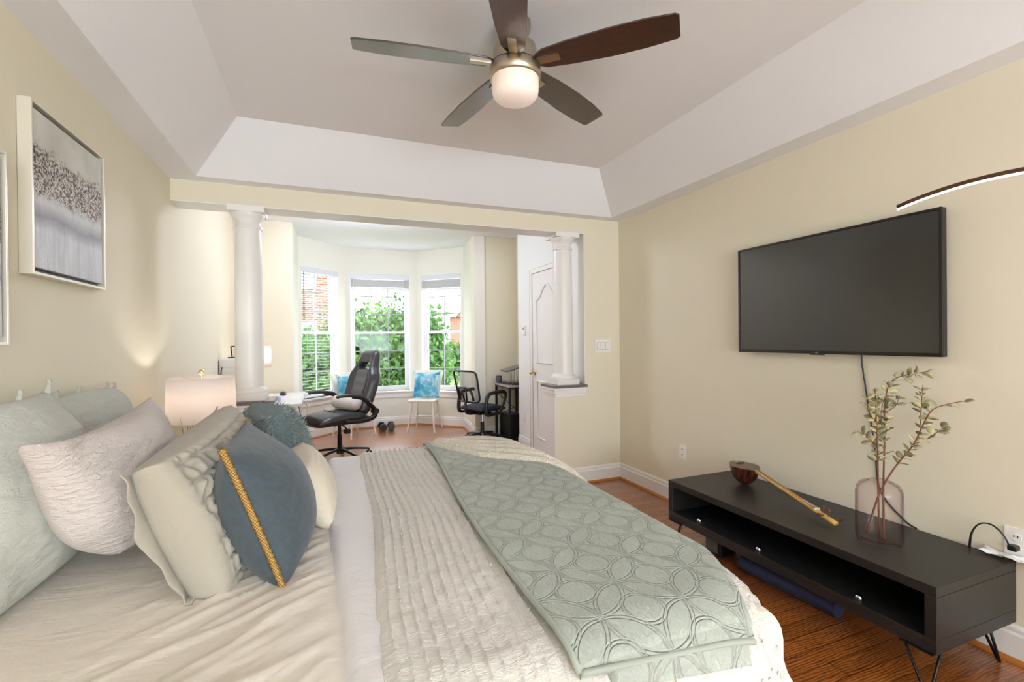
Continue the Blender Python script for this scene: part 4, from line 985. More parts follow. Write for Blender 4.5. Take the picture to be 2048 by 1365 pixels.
# ================================================================== sunroom
M['leather'] = mat('black_leather', (52, 51, 53), .34, bump=(70, .12, .004))
M['grey_leather'] = mat('dark_grey_leather', (84, 83, 85), .4, bump=(70, .12, .004))
def star_base(root, r=.32, z=.07, m_=None, cap=None):
    b = MB(); b.cyl((0, 0, .055), (0, 0, .13), .038, .030, 20)
    b.build('hub', m_, root)
    for k in range(5):
        a = 2 * PI * k / 5 + .35; c, s_ = math.cos(a), math.sin(a)
        l = MB(); l.tube([(c * .02, s_ * .02, .105), (c * r * .5, s_ * r * .5, .098), (c * r, s_ * r, .072)], [.027, .022, .017], 10, sm=4, flat=.7); l.build('base_arm', m_, root)
        w = MB()
        for o_ in (-.014, .014):
            q = Vector((c * r - s_ * o_, s_ * r + c * o_, .027)); ax_ = Vector((-s_, c, 0)); w.cyl(q - ax_ * .009, q + ax_ * .009, .027, n=18)
        w.cyl((c * r, s_ * r, .03), (c * r, s_ * r, .075), .008, n=8); w.build('caster', cap or m_, root)

def cushion_block(x0, x1, wy, z0, z1, n=22, front=.0, dish=.012, pw=.30, taper=0):
    u = np.linspace(-1, 1, n)[None, :] * np.ones((n, 1)); v = u.T
    x = (x0 + x1) / 2 + (x1 - x0) / 2 * u * (1 - .04 * v ** 4); y = wy / 2 * v * (1 - .10 * np.abs(u) ** 4) * (1 - taper * (1 - u) / 2)
    k = (np.cos(np.clip(np.abs(u), 0, 1) * PI / 2) * np.cos(np.clip(np.abs(v), 0, 1) * PI / 2)) ** pw
    zc = (z0 + z1) / 2 - front * np.clip(u, 0, 1) ** 2; T = (z1 - z0) / 2
    F = np.stack([x, y, zc + T * k - dish * (1 - u ** 2) * (1 - v ** 2) ** .5], -1); B = np.stack([x, y, zc - T * k], -1)
    mb = MB(); mb.shell(F, B, np.ones((n - 1, n - 1), bool)); return mb

# --- black leather racing style chair
gc = thing('gaming_chair', 'black leather high-back office chair with a white bolster on its seat', 'chair', (.14, 5.70, 0), math.radians(-152))
star_base(gc, .33, m_=M['black'], cap=M['black'])
b = MB(); b.cyl((0, 0, .12), (0, 0, .27), .026, n=18); b.cyl((0, 0, .27), (0, 0, .40), .018, n=16); b.build('gas_lift', M['blackmetal'], gc)
b = MB(); b.bb((-.13, -.09, .385), (.12, .09, .42)); b.build('tilt_plate', M['blackmetal'], gc, bevel=.008)
b = MB(); b.tube([(.02, .05, .395), (.05, .20, .385), (.055, .26, .36)], .008, 8, sm=3); b.bb((.03, .235, .325), (.085, .285, .365)); b.build('lever', M['black'], gc, bevel=.006)
b = cushion_block(-.25, .37, .52, .40, .555, front=.030, dish=.006, pw=.22); b.build('seat', M['leather'], gc, subsurf=1)
sm_ = MB()
for x in (-.02, .12): sm_.tube([(x, -.13, .553), (x, 0, .549), (x, .13, .553)], .004, 6, sm=3)
sm_.build('seat_seam', M['black'], gc)
# backrest with an opening under the head
nv, nu = 45, 25
vv = np.linspace(0, 1, nv)[:, None] * np.ones((1, nu)); uu = np.linspace(-1, 1, nu)[None, :] * np.ones((nv, 1))
hw = np.interp(vv, [0, .08, .3, .52, .62, .72, .84, .94, 1.0], [.235, .25, .265, .275, .255, .20, .17, .155, .13])
yy = hw * uu; zz = .50 + .72 * vv
edge = (1 - np.abs(uu) ** 6) ** .5 * np.interp(vv, [0, .04, .96, 1], [.25, 1, 1, .3])
bol = .060 * sstep(.45, .85, np.abs(uu)) * sstep(1.0, .6, vv)
xc = -.215 - .24 * vv + .06 * np.sin(vv * PI) * 0 + .05 * (vv - .35) ** 2
chan = .010 * np.abs(np.sin(vv * PI * 7)) * sstep(.55, .35, np.abs(uu)) * sstep(.70, .62, vv)
F_ = np.stack([xc + .055 * edge + bol * edge - chan * 0 + chan, yy, zz], -1); B_ = np.stack([xc - .055 * edge, yy, zz], -1)
mk = np.ones((nv - 1, nu - 1), bool)
for i in range(nv - 1):
    for j in range(nu - 1):
        v_, u_ = (i + .5) / (nv - 1), abs((j + .5) / (nu - 1) * 2 - 1)
        if .70 < v_ < .80 and u_ < .62 - 1.6 * (v_ - .70): mk[i, j] = False
b = MB(); b.shell(F_, B_, mk); b.build('backrest', M['leather'], gc, subsurf=1)
fp = MB(); I0, I1, J0, J1 = 2, 31, 6, 18
fp.grid((F_ + np.array([.004, 0, 0]))[I0:I1, J0:J1]); fp.build('back_panel', M['grey_leather'], gc, subsurf=1)
for sy_ in (-1, 1):
    a = MB(); a.tube([(.20, .31 * sy_, .728), (.17, .31 * sy_, .742), (.03, .31 * sy_, .738), (-.10, .31 * sy_, .71), (-.19, .31 * sy_, .65)], [.022, .030, .032, .030, .022], 12, sm=5, flat=.62); a.build('arm_pad', M['leather'], gc)
    a = MB(); a.tube([(.02, .31 * sy_, .715), (-.10, .31 * sy_, .69), (-.20, .31 * sy_, .62), (-.265, .305 * sy_, .54), (-.25, .295 * sy_, .47), (-.12, .285 * sy_, .44), (.08, .275 * sy_, .45)], [.012, .018, .022, .030, .030, .026, .020], 10, sm=5); a.cyl((-.265, .27 * sy_, .535), (-.265, .335 * sy_, .535), .036, n=18)
    a.build('arm_bracket', M['black'], gc)
# --- bolster on its seat
bo = MB(); prof = [(.001, -.22), (.03, -.215), (.06, -.20), (.078, -.17), (.084, -.10), (.085, 0), (.084, .10), (.078, .17), (.06, .20), (.03, .212), (.001, .205)]
ca, sa = math.cos(gc.rotation_euler[2]), math.sin(gc.rotation_euler[2]); wx = lambda x, y: (.14 + ca * x - sa * y, 5.70 + sa * x + ca * y)
bx_, by_ = wx(-.09, .0)
bo.lathe(prof, 32, Matrix.Translation((bx_, by_, .628)) @ Matrix.Rotation(gc.rotation_euler[2] + .12, 4, 'Z') @ Matrix.Rotation(PI / 2, 4, 'X'), cap0=False, cap1=False)
o = bo.build('bolster_pillow', M['bolster']); tag(o, 'white round bolster pillow lying on the black leather chair', 'pillow')

# --- mesh-back office chair
def mesh_mat():
    n = N('grey_chair_mesh'); t = n.n.new('ShaderNodeBsdfTransparent'); d = n.n.new('ShaderNodeBsdfDiffuse'); d.inputs[0].default_value = lin(86, 84, 84)
    mx = n.n.new('ShaderNodeMixShader'); ck = n.n.new('ShaderNodeTexChecker'); ck.inputs['Scale'].default_value = 500; n.link(n.coord(), ck.inputs[0])
    mx.inputs[0].default_value = .48
    n.link(t.outputs[0], mx.inputs[1]); n.link(d.outputs[0], mx.inputs[2]); n.link(mx.outputs[0], n.out.inputs[0]); return n.m
M['mesh'] = mesh_mat(); M['navyseat'] = mat('dark_navy_seat_fabric', (34, 38, 50), .8, bump=(200, .3, .003))
oc = thing('office_chair', 'small black mesh-back office chair pulled up to the narrow desk', 'chair', (1.90, 5.88, 0), math.radians(24))
star_base(oc, .29, m_=M['black'], cap=M['black'])
b = MB(); b.cyl((0, 0, .11), (0, 0, .26), .025, n=16); b.build('gas_sleeve', M['black'], oc)
b = MB(); b.cyl((0, 0, .26), (0, 0, .37), .014, n=14); b.build('gas_lift', M['chrome'], oc)
b = MB(); b.bb((-.10, -.07, .36), (.10, .07, .40)); b.build('tilt_plate', M['black'], oc, bevel=.006)
b = MB(); b.tube([(.05, -.06, .375), (.06, -.17, .372), (.06, -.21, .345)], .006, 8, sm=3); b.build('lever', M['black'], oc)
cushion_block(-.23, .25, .47, .40, .50, front=.02, dish=.008, pw=.32).build('seat', M['navyseat'], oc, subsurf=1)
def bk(u, v): # curved back surface
    return (-.225 - .085 * v + .07 * v * v * 0 + .035 * (abs(u) ** 2) - .02, (.205 + .02 * v) * u, .54 + .40 * v)
lp_ = []
for k in range(48):
    a = 2 * PI * k / 48; c, s_ = math.cos(a), math.sin(a); e_ = .28
    u = math.copysign(abs(c) ** e_, c); v = .5 + .5 * math.copysign(abs(s_) ** e_, s_); lp_.append(bk(u, v))
b = MB(); b.tube(lp_, .012, 8, closed=True, up=(1, 0, 0)); b.build('back_frame', M['black'], oc)
n_ = 16; G_ = np.array([[bk(-.97 + 1.94 * j / n_, .02 + .96 * i / n_) for j in range(n_ + 1)] for i in range(n_ + 1)])
b = MB(); b.grid(G_); b.build('back_mesh', M['mesh'], oc)
b = MB(); b.tube([tuple(np.array(bk(-.62, .06)) + (-.02, 0, 0)), tuple(np.array(bk(-.58, .34)) + (-.03, 0, 0)), tuple(np.array(bk(-.3, .46)) + (-.035, 0, 0)), tuple(np.array(bk(.3, .46)) + (-.035, 0, 0)), tuple(np.array(bk(.58, .34)) + (-.03, 0, 0)), tuple(np.array(bk(.62, .06)) + (-.02, 0, 0))], .014, 8, sm=5, up=(1, 0, 0), flat=1.2)
b.tube([tuple(np.array(bk(-.2, .42)) + (-.03, 0, 0)), tuple(np.array(bk(-.12, .05)) + (-.03, 0, 0))], .012, 8); b.tube([tuple(np.array(bk(.2, .42)) + (-.03, 0, 0)), tuple(np.array(bk(.12, .05)) + (-.03, 0, 0))], .012, 8)
b.build('lumbar_support', M['black'], oc)
b = MB(); b.tube([(.0, 0, .395), (-.20, 0, .395), (-.285, 0, .44), (-.275, 0, .56)], [.022, .026, .024, .018], 10, sm=5, flat=.6, up=(0, 1, 0)); b.build('back_stem', M['black'], oc)
for sy_ in (-1, 1):
    y = .265 * sy_; b = MB(); b.tube([(-.16, y, .395), (-.17, y, .52), (-.13, y, .635), (-.02, y, .66), (.12, y, .66), (.17, y, .63), (.155, y, .55), (.10, y, .44), (.06, y, .40), (-.06, y * .96, .385)], [.024, .026, .024, .024, .022, .020, .018, .018, .020, .020], 10, sm=5, closed=True, up=(0, 1, 0)); b.build('armrest', M['black'], oc)

# --- white chairs with blue cushions
M['chairwhite'] = mat('cream_white_painted_wood', (230, 224, 210), .4)
def white_chair(loc, rz, label):
    c = thing('side_chair', label, 'chair', loc, rz, 'white wooden chairs in the bay')
    pl = [(-.18, -.17), (.16, -.205), (.20, -.185), (.205, 0), (.20, .185), (.16, .205), (-.18, .17)]
    s = MB(); s.prism(pl, .438, .466); s.build('seat', M['chairwhite'], c, bevel=.008)
    for sx in (-1, 1):
        for sy_ in (-1, 1): MB().cyl((.145 * sx, .145 * sy_, .44), ((.205 if sx > 0 else .22) * sx, .20 * sy_, 0), .0165, .0125, 12).build('leg', M['chairwhite'], c)
    for sy_ in (-1, 1): MB().cyl((.178, .174 * sy_, .215), (-.185, .174 * sy_, .225), .008, n=8).build('stretcher', M['chairwhite'], c)
    MB().cyl((.176, -.172, .235), (.176, .172, .235), .008, n=8).build('stretcher', M['chairwhite'], c)
    A_ = []
    for i in range(13):
        t = i / 12; A_.append([(-.165 - .095 * t - .03 * (1 - (2 * j / 12 - 1) ** 2) * t, (.165 + .05 * t) * (2 * j / 12 - 1), .46 + .41 * t) for j in range(13)])
    b = MB(); b.grid(np.array(A_)); b.build('backrest', M['chairwhite'], c, solid=.016, bevel=.004)
    return c
def water_mat():
    n = N('blue_watercolour_print'); v = n.coord(scale=(1, 1, 1)); a = n.noise(v, 7, 4, .55, .8); b_ = n.noise(n.coord(loc=(3, 5, 1)), 14, 5, .6, .5)
    c1 = n.ramp(a, [(0.30, lin(22, 78, 130)), (0.42, lin(52, 150, 186)), (0.53, lin(150, 204, 222)), (0.62, lin(222, 228, 232)), (0.74, lin(96, 150, 176))])
    n.base(n.mix(n.ramp(b_, [(0.42, (0, 0, 0, 1)), (0.62, (.7, .7, .7, 1))]), c1, lin(70, 170, 200))); n.b.inputs['Roughness'].default_value = .8; n.bump(n.noise(v, 300, 2), .2, .003); return n.m
M['water'] = water_mat()
def chair_pillow(loc, rz, label):
    fwd = Vector((math.cos(rz), math.sin(rz), 0)); wd = Vector((-math.sin(rz), math.cos(rz), 0))
    B = Vector(loc) + fwd * -.045 + Vector((0, 0, .470))
    pillow('cushion', label, 'cushion', M['water'], .40, .39, .14, tuple(B), wd, Vector((0, 0, 1)) - fwd * .20 + wd * .10, n=36, zmin=.4685, disp=wr(81, .003, 14), ear=.05, pinch=.09, pw=.55, group='blue cushions on the white chairs')
lr_, rr_ = (1.36, 6.96, 0), math.radians(-118)
white_chair(lr_, rr_, 'white wooden chair with a blue cushion beside the mesh office chair')
chair_pillow(lr_, rr_, 'blue watercolour cushion on the white chair next to the mesh office chair')
ll_, rl_ = (.37, 6.98, 0), math.radians(-58)
white_chair(ll_, rl_, 'white wooden chair standing half hidden behind the black leather chair')
chair_pillow(ll_, rl_, 'blue watercolour cushion half hidden behind the black leather chair')

# --- dumbbells
def dumbbell(x, y, rz, label):
    d = thing('dumbbell', label, 'dumbbell', (x, y, .058), rz, 'black dumbbells under the middle bay window')
    h = MB(); h.cyl((0, -.06, 0), (0, .06, 0), .016, n=14); h.build('handle', M['chrome'], d)
    for s_ in (-1, 1):
        w = MB(); w.cyl((0, .055 * s_, 0), (0, .125 * s_, 0), .058, .050, 6); w.build('weight', mat('black_rubber_weight', (26, 27, 30), .3), d, bevel=.008)
dumbbell(.775, 7.22, .1, 'black dumbbell on the floor below the window, closer to the leather chair')
dumbbell(.905, 7.22, -.05, 'black dumbbell on the floor below the window, closer to the white chair')

# --- white desk at the west wall with its things
dk = thing('desk', 'white desk behind the half wall column, black mouse on top', 'desk', (-.59, 5.50, 0))
M['desk'] = mat('white_desk_laminate', (226, 226, 228), .22)
b = MB(); b.bb((-.355, -.56, .715), (.37, .56, .740)); b.build('desktop', M['desk'], dk, bevel=.002)
for x in (-.30, .315):
    for y in (-.50, .50): b = MB(); b.bb((x - .018, y - .018, 0), (x + .018, y + .018, .715)); b.build('leg', M['white'], dk, bevel=.003)
b = MB(); b.tube([(.34, -.45, .70), (.35, -.40, .62), (.36, -.36, .56), (.33, -.33, .50), (.25, -.30, .47), (.1, -.25, .46)], .003, 6, sm=5); b.build('hanging_cable', M['black'], dk)
b = MB(); b.tube([(.37, .0, .70), (.40, .02, .66), (.40, .02, .56), (.37, .03, .50), (.345, .03, .45)], .006, 6, sm=5); b.build('cable_loop', M['white'], dk)
ch = thing('drawer_box', 'white little chest of drawers on the desk beside the column, black lamp on it', 'drawer unit', (-.80, 5.40, .7405))
b = MB(); b.bb((-.15, -.15, 0), (.12, .15, .435)); b.build('case', M['white'], ch, bevel=.003)
for k in range(5):
    b = MB(); b.bb((-.14, -.156, .012 + k * .085), (.11, -.150, .088 + k * .085)); b.build('drawer', M['plate'], ch, bevel=.002)
cc = MB(); cc.tube([(-.935, 5.23, .745), (-.935, 5.22, .92), (-.93, 5.22, 1.06), (-.925, 5.235, 1.09)], .005, 6, sm=5); o = cc.build('cable', M['black']); tag(o, 'thin black cable running up beside the white little chest of drawers', 'cable')
cl_ = thing('clip_lamp', 'small black jointed lamp on top of the white little chest of drawers', 'lamp', (-.845, 5.33, 1.1765))
b = MB(); b.box((.0, 0, .006), (.09, .06, .012)); b.build('foot', M['black'], cl_, bevel=.003)
b = MB(); b.cyl((-.01, 0, .01), (-.02, 0, .115), .006, n=8); b.cyl((-.02, 0, .115), (.045, -.02, .118), .006, n=8); b.build('arm', M['black'], cl_)
b = MB(); b.cyl((.035, -.02, .118), (.065, -.025, .130), .014, .018, 14); b.build('head', M['black'], cl_)
wl = thing('desk_lamp', 'white cylinder lamp on the desk peeping out behind the column', 'lamp', (-.625, 5.62, .7405))
b = MB(); b.lathe([(.06, 0), (.06, .015), (.012, .02), (.012, .34)], 24); b.build('base', M['white'], wl)
b = MB(); b.lathe([(.085, .325), (.085, .565)], 36, cap0=False, cap1=False); b.build('lamp_shade', M['shade'], wl, solid=.002)
light('bulb_desk_lamp', 'POINT', (-.625, 5.62, 1.19), 2.2, (1.0, .94, .86), radius=.03)
ms_ = MB(); ms_.lathe([(.001, .042), (.02, .040), (.034, .030), (.040, .012), (.038, 0)], 24, Matrix.Translation((-.44, 5.78, .7405)), sx=.85, sy=1.5, cap0=False); o = ms_.build('computer_mouse', M['black']); tag(o, 'black computer mouse on the white desk', 'mouse')
pk = MB(); pk.bb((-.10, -.04, 0), (.03, .04, .012)); pk.prism([(-.06, -.03), (.05, -.05), (.04, .04), (-.05, .05)], .012, .055); o = pk.build('paper_packet', mat('pale_blue_paper', (176, 190, 218), .6), bevel=.006); o.location = (-.46, 5.20, .7405); tag(o, 'pale blue paper packet lying on the white desk next to the cap board', 'packet')

# --- narrow desk in the niche
nd_ = thing('narrow_desk', 'narrow grey-topped desk with black metal legs in the niche by the closet', 'desk', (2.32, 5.81, 0))
b = MB(); b.bb((-.175, -.27, .722), (.165, .275, .742)); b.build('desktop', mat('grey_oak_laminate', (176, 168, 154), .35, var=.08, vscale=12), nd_, bevel=.002)
for x in (-.155, .14):
    for y in (-.25, .25): b = MB(); b.bb((x - .013, y - .013, 0), (x + .013, y + .013, .722)); b.build('leg', M['blackmetal'], nd_)
b = MB(); b.bb((-.155, -.262, .70), (.14, -.238, .722)); b.bb((-.155, .238, .70), (.14, .262, .722)); b.bb((-.167, -.25, .70), (-.143, .25, .722)); b.bb((-.155, -.262, .05), (.14, -.238, .07)); b.build('rail', M['blackmetal'], nd_)
b = MB(); b.cyl((-.14, .25, .60), (.13, .25, .36), .004, n=6); b.cyl((-.14, .25, .30), (.13, .25, .40), .004, n=6); b.build('cross_brace', M['blackmetal'], nd_)
tc_ = thing('computer_tower', 'black box-like computer tower on the floor under the narrow desk', 'computer', (2.30, 5.90, 0))
b = MB(); b.bb((-.09, -.14, .02), (.09, .14, .34)); b.build('case', M['black'], tc_, bevel=.006)
b = MB(); b.bb((-.085, -.144, .03), (.085, -.14, .33)); b.build('front_panel', mat('satin_black_panel', (34, 34, 36), .3), tc_, bevel=.002)
for x in (-.07, .07): MB().bb((x - .012, -.12, 0), (x + .012, .12, .02)).build('foot', M['black'], tc_)
ls = thing('laptop_stand', 'silver laptop stand at the back of the narrow desk', 'stand', (2.36, 5.90, .7425))
b = MB(); b.bb((-.08, -.07, 0), (.08, .07, .006)); b.bb((-.03, -.012, .006), (-.01, .012, .17)); b.bb((.01, -.012, .006), (.03, .012, .17)); b.build('arm', M['chrome'], ls)
b = MB(); Mt2 = Matrix.Translation((-.02, -.01, .185)) @ Matrix.Rotation(-.26, 4, 'Y'); b.box((0, 0, 0), (.24, .20, .005), Mt2); b.build('tray', M['chrome'], ls)
lt = thing('laptop', 'closed dark grey laptop on the tilted stand over the narrow desk', 'laptop', (2.335, 5.89, .9325))
b = MB(); b.box((0, 0, .008), (.25, .26, .011), Matrix.Rotation(-.26, 4, 'Y')); b.build('base', mat('grey_aluminium', (128, 126, 126), .35, metal=.6), lt, bevel=.003)
b = MB(); b.box((0, 0, .0165), (.25, .26, .005), Matrix.Rotation(-.26, 4, 'Y')); b.build('lid', mat('grey_aluminium_lid', (150, 150, 152), .35, metal=.6), lt, bevel=.002)
kb = thing('keyboard', 'black keyboard on the narrow desk in front of the laptop', 'keyboard', (2.245, 5.86, .7425), .1)
b = MB(); b.bb((-.055, -.16, 0), (.055, .15, .012)); b.build('body', M['black'], kb, bevel=.003)
b = MB()
for i in range(4):
    for j in range(13): b.box((-.042 + i * .027, -.145 + j * .023, .014), (.022, .018, .006))
b.build('keys', mat('dark_grey_keys', (60, 60, 64), .5), kb)
m2 = MB(); m2.lathe([(.001, .036), (.018, .034), (.030, .026), (.036, .010), (.034, 0)], 20, Matrix.Translation((2.27, 5.63, .7425)), sx=1.4, sy=.9, cap0=False); o = m2.build('computer_mouse', mat('black_mouse_plastic', (26, 26, 28), .3)); tag(o, 'black computer mouse on the narrow desk', 'mouse')
mg = thing('mug', 'dark patterned mug on the far side of the narrow desk', 'mug', (2.195, 6.035, .7425))
b = MB(); b.lathe([(.036, 0), (.04, .005), (.041, .095), (.037, .095), (.036, .01), (.001, .008)], 28, cap0=True, cap1=False); b.build('cup', mat('dark_speckled_ceramic', (72, 70, 80), .3, var=.5, vscale=60), mg)
b = MB(); b.tube([(-.039, 0, .078), (-.066, 0, .076), (-.072, 0, .05), (-.062, 0, .024), (-.038, 0, .020)], .005, 8, sm=5, up=(0, 1, 0)); b.build('handle', M['plate'], mg)
bt = thing('bottle', 'small white bottle holding a green sprig on the narrow desk', 'bottle', (2.385, 5.62, .7425))
b = MB(); b.lathe([(.022, 0), (.024, .01), (.024, .09), (.012, .11), (.012, .13)], 20); b.build('body', M['plate'], bt)
sp_ = [MB()]
for k in range(16): leaf(sp_[0], np.array([0, 0, .13 + .006 * k]), np.array([lg.randn(), lg.randn(), .8]), np.array([0, 0, 1.]), .035, .009)
sp_[0].build('sprig', mat('fresh_green_leaf', (86, 128, 70), .5), bt, solid=.0006)
th = thing('thermostat', 'small white thermostat on the wall strip beside the closet door', 'thermostat', (CX - .0002, 5.22, 1.44), PI / 2)
b = MB(); b.box((0, .009, 0), (.075, .018, .115)); b.build('case', M['plate'], th, bevel=.004)
b = MB(); b.box((0, .0185, .02), (.045, .002, .03)); b.build('display', mat('grey_display', (150, 156, 152), .3), th)

# ================================================================== outside the bay
GZ = -2.8
def ground_mat():
    n = N('lawn_grass'); f = n.noise(n.coord(), 1.5, 5); n.base(n.ramp(f, [(0.3, lin(92, 128, 62)), (0.7, lin(134, 166, 92))])); n.b.inputs['Roughness'].default_value = .9; return n.m
o = MB().bb((-60, 9, GZ - .3), (80, 140, GZ)).build('lawn', ground_mat()); tag(o, kind='structure')
o = MB().bb((-60, 33, GZ - .1), (80, 41, GZ + .02)).build('road', mat('blue_grey_asphalt', (138, 146, 172), .85)); tag(o, kind='structure')
def brick_mat():
    n = N('red_brick'); br = n.n.new('ShaderNodeTexBrick'); mp = n.coord(rot=(PI / 2, 0, 0)); n.link(mp, br.inputs['Vector'])
    for k, v in (('Scale', 1.0), ('Mortar Size', .012), ('Brick Width', .24), ('Row Height', .085)): br.inputs[k].default_value = v
    br.inputs['Color1'].default_value = lin(112, 46, 34); br.inputs['Color2'].default_value = lin(144, 74, 56); br.inputs['Mortar'].default_value = lin(158, 138, 126); n.link(br.outputs['Color'], n.b.inputs['Base Color']); n.b.inputs['Roughness'].default_value = .9; return n.m
M['brick'] = brick_mat(); M['housewhite'] = mat('white_siding', (226, 224, 222), .8); M['roof'] = mat('grey_blue_shingle', (128, 146, 156), .85, var=.1, vscale=2)
M['winglass'] = mat('blue_sky_glass', (120, 156, 190), .1)
def hwin(root, x0, x1, z0, z1, y):
    f = MB(); t = .09; f.bb((x0 - t, y - .08, z0 - t), (x1 + t, y + .02, z1 + t)); w = f.build('window', M['housewhite'], root, world=True)
    p = MB(); p.bb((x0, y - .10, z0), ((x0 + x1) / 2 - .02, y - .05, z1)); p.bb(((x0 + x1) / 2 + .02, y - .10, z0), (x1, y - .05, z1)); p.build('pane', M['winglass'], w, world=False)
    pass
def building(name, label, cat, loc): return thing(name, label, cat, loc)
bb1 = building('brick_building', 'red brick building seen through the lowered blind', 'building', (-4, 24, GZ))
MB().bb((-9.5, 22, GZ), (.78, 28, 11)).build('wall', M['brick'], bb1, world=True)
MB().bb((-9.5, 21.95, 10.4), (.83, 28, 11.2)).build('cornice', M['housewhite'], bb1, world=True)
for x0, x1, z0, z1 in ((-1.55, -.42, 3.65, 5.6), (-1.55, -.42, .3, 2.05), (-4.2, -3.0, 3.65, 5.6), (-4.2, -3.0, .3, 2.05)): hwin(bb1, x0, x1, z0, z1, 22)
def gable_house(name, label, x0, x1, y0, y1, ze, zr, wallm, alongx=True):
    b = building(name, label, 'house', ((x0 + x1) / 2, (y0 + y1) / 2, GZ))
    MB().bb((x0, y0, GZ), (x1, y1, ze)).build('wall', wallm, b, world=True)
    r = MB()
    if alongx: r.add([(x0 - .4, y0 - .4, ze), (x1 + .4, y0 - .4, ze), (x1 + .4, y1 + .4, ze), (x0 - .4, y1 + .4, ze), (x0 + 2.0, (y0 + y1) / 2, zr), (x1 + .4, (y0 + y1) / 2, zr)], [(0, 1, 5, 4), (2, 3, 4, 5), (1, 2, 5), (3, 0, 4), (3, 2, 1, 0)])
    else:
        r.add([(x0 - .4, y0 - .4, ze), (x1 + .4, y0 - .4, ze), (x1 + .4, y1 + .4, ze), (x0 - .4, y1 + .4, ze), ((x0 + x1) / 2, y0 - .4, zr), ((x0 + x1) / 2, y1 + .4, zr)], [(0, 4, 5, 3), (1, 2, 5, 4), (2, 3, 5), (3, 2, 1, 0)])
        g = MB(); g.add([(x0, y0 - .01, ze), (x1, y0 - .01, ze), ((x0 + x1) / 2, y0 - .01, zr - .35)], [(0, 1, 2)]); g.build('gable_wall', wallm, b, world=True, solid=.1)
        t = MB(); t.tube([(x0 - .4, y0 - .42, ze), ((x0 + x1) / 2, y0 - .42, zr), (x1 + .4, y0 - .42, ze)], .22, 6); t.build('gable_trim', M['housewhite'], b, world=True)
    r.build('roof', M['roof'], b, world=True); return b
h1 = gable_house('white_house', 'white house with a grey-blue roof far beyond the trees', 13.2, 20.5, 72, 82, 4.4, 7.2, M['housewhite'])
for x in (15.0, 16.6): 
    for z in (-1.4, 1.4): hwin(h1, x, x + .9, z, z + 1.7, 72)
h2 = gable_house('brick_house', 'brick townhouse with a white-edged gable beside the white house', 16.0, 20.6, 60, 63.5, 4.3, 7.4, M['brick'], False)
for z in (-1.2, 1.6): hwin(h2, 16.6, 17.5, z, z + 1.6, 60)

M['bark'] = mat('grey_brown_bark', (92, 80, 68), .9, bump=(30, .6, .03))
def leafmat(name, a, b):
    n = N(name); f = n.noise(n.coord(), 2.4, 3); n.base(n.ramp(f, [(0.3, lin(*a)), (0.7, lin(*b))])); n.b.inputs['Roughness'].default_value = .6
    tr = n.n.new('ShaderNodeBsdfTranslucent'); n.link(n.b.inputs['Base Color'].links[0].from_socket, tr.inputs[0]); mx = n.n.new('ShaderNodeMixShader'); mx.inputs[0].default_value = .35
    n.link(n.b.outputs[0], mx.inputs[1]); n.link(tr.outputs[0], mx.inputs[2]); n.link(mx.outputs[0], n.out.inputs[0]); return n.m
LM = [leafmat('bright_green_leaf', (48, 88, 34), (92, 134, 56)), leafmat('mid_green_leaf', (38, 76, 30), (76, 118, 50)), leafmat('deep_green_leaf', (28, 60, 32), (58, 96, 50))]
tg = np.random.RandomState(3)
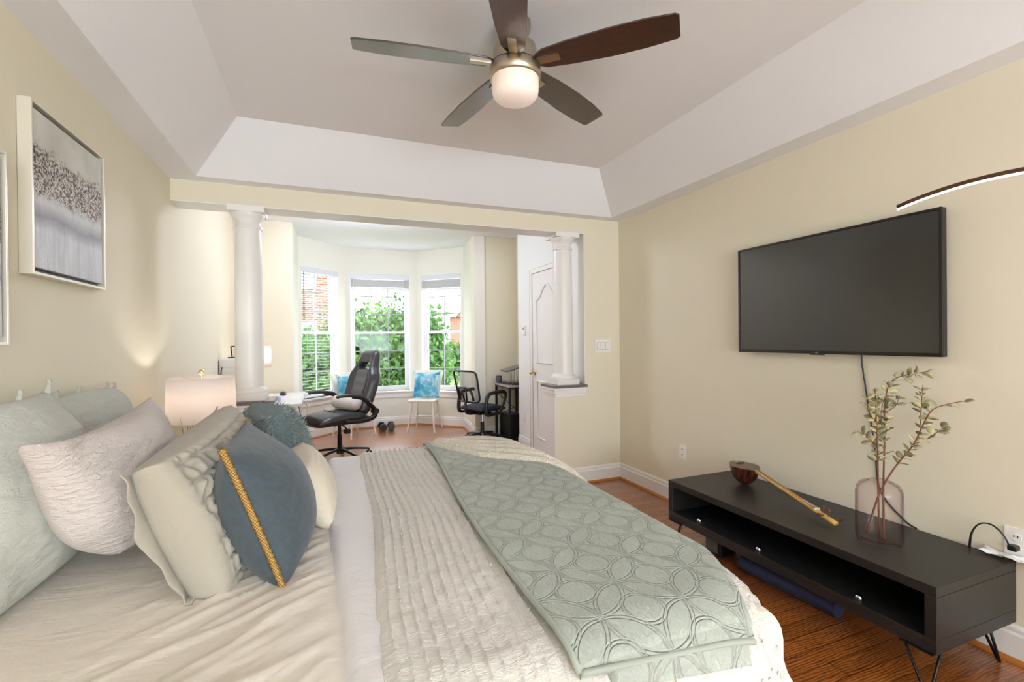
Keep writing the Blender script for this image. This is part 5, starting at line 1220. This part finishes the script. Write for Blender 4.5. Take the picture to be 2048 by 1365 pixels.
def tree(label, x, y, zt, r, zbot, nl, ls, lm, name='tree'):
    t = thing(name, label, 'tree', (x, y, GZ), 0, 'trees outside the bay')
    tr = MB(); H_ = zt - GZ
    tr.tube([(0, 0, 0), (.05, 0, H_ * .35), (-.05, .05, H_ * .6), (0, 0, H_ * .85)], [.05 * r + .04, .04 * r + .03, .03 * r + .02, .01], 8, sm=4)
    for k in range(9):
        a = tg.rand() * 2 * PI; z0 = H_ * (.3 + .45 * tg.rand()); tr.tube([(0, 0, z0), (r * .4 * math.cos(a), r * .4 * math.sin(a), z0 + .12 * H_), (r * .8 * math.cos(a), r * .8 * math.sin(a), z0 + .22 * H_)], [.03 * r + .01, .02 * r + .008, .006], 6, sm=3)
    tr.build('trunk', M['bark'], t)
    ncl = 46; zc = (zt + zbot) / 2 - GZ; hz_ = (zt - zbot) / 2
    d = tg.randn(ncl, 3); d /= np.linalg.norm(d, axis=1)[:, None]; C_ = d * (tg.rand(ncl, 1) ** .4) * np.array([r * .86, r * .86, hz_ * .88]) + np.array([0, 0, zc])
    ci = tg.randint(0, ncl, nl); P = C_[ci] + tg.randn(nl, 3) * np.array([.17 * r + .08, .17 * r + .08, .12 * hz_ + .06])
    U = tg.randn(nl, 3); U[:, 2] -= .5; U /= np.linalg.norm(U, axis=1)[:, None]; V = np.cross(U, tg.randn(nl, 3)); V /= np.linalg.norm(V, axis=1)[:, None]
    L = ls * (.7 + .6 * tg.rand(nl, 1)); Wd = L * .30
    vs = np.stack([P, P + U * L * .5 - V * Wd, P + U * L, P + U * L * .5 + V * Wd], 1).reshape(-1, 3)
    me = bpy.data.meshes.new('crown'); me.vertices.add(4 * nl); me.vertices.foreach_set('co', vs.astype(np.float32).ravel())
    me.loops.add(4 * nl); me.loops.foreach_set('vertex_index', np.arange(4 * nl, dtype=np.int32)); me.polygons.add(nl); me.polygons.foreach_set('loop_start', np.arange(0, 4 * nl, 4, dtype=np.int32)); me.polygons.foreach_set('loop_total', np.full(nl, 4, dtype=np.int32)); me.update(calc_edges=True); me.validate()
    me.materials.append(lm); o = bpy.data.objects.new('crown', me); COL.objects.link(o); o.parent = t
tree('bright green tree filling the middle bay window from its left edge', 1.05, 14.5, 2.75, 1.2, -1.6, 24000, .15, LM[0])
tree('green tree at the right edge of the middle bay window', 1.80, 11.3, 2.05, .85, -1.7, 24000, .15, LM[1])
tree('darker green tree behind the two in the middle bay window', 2.25, 19.0, 2.6, 1.4, -2.0, 20000, .22, LM[2])
tree('low green tree growing in front of the brick building', -.40, 10.3, 1.25, .8, -2.2, 12000, .14, LM[1])
tree('loose green tree between the brick building and the middle window', -.10, 17.6, 2.0, .9, -2.0, 7000, .16, LM[0])
tree('round green tree across the road, in front of the white house', 9.2, 45, 1.9, 1.8, -2.6, 4500, .32, LM[1])
tree('yellow-green tree across the road, in front of the brick townhouse', 12.6, 49.3, 1.3, 1.9, -2.6, 4500, .32, LM[0])
tree('green tree across the road behind the mesh chair back', 14.0, 45, 1.5, 1.8, -2.6, 3500, .32, LM[2])
tree('small green tree across the road at the edge of the corner window', 6.0, 49.3, 1.5, 1.8, -2.6, 3500, .32, LM[0])
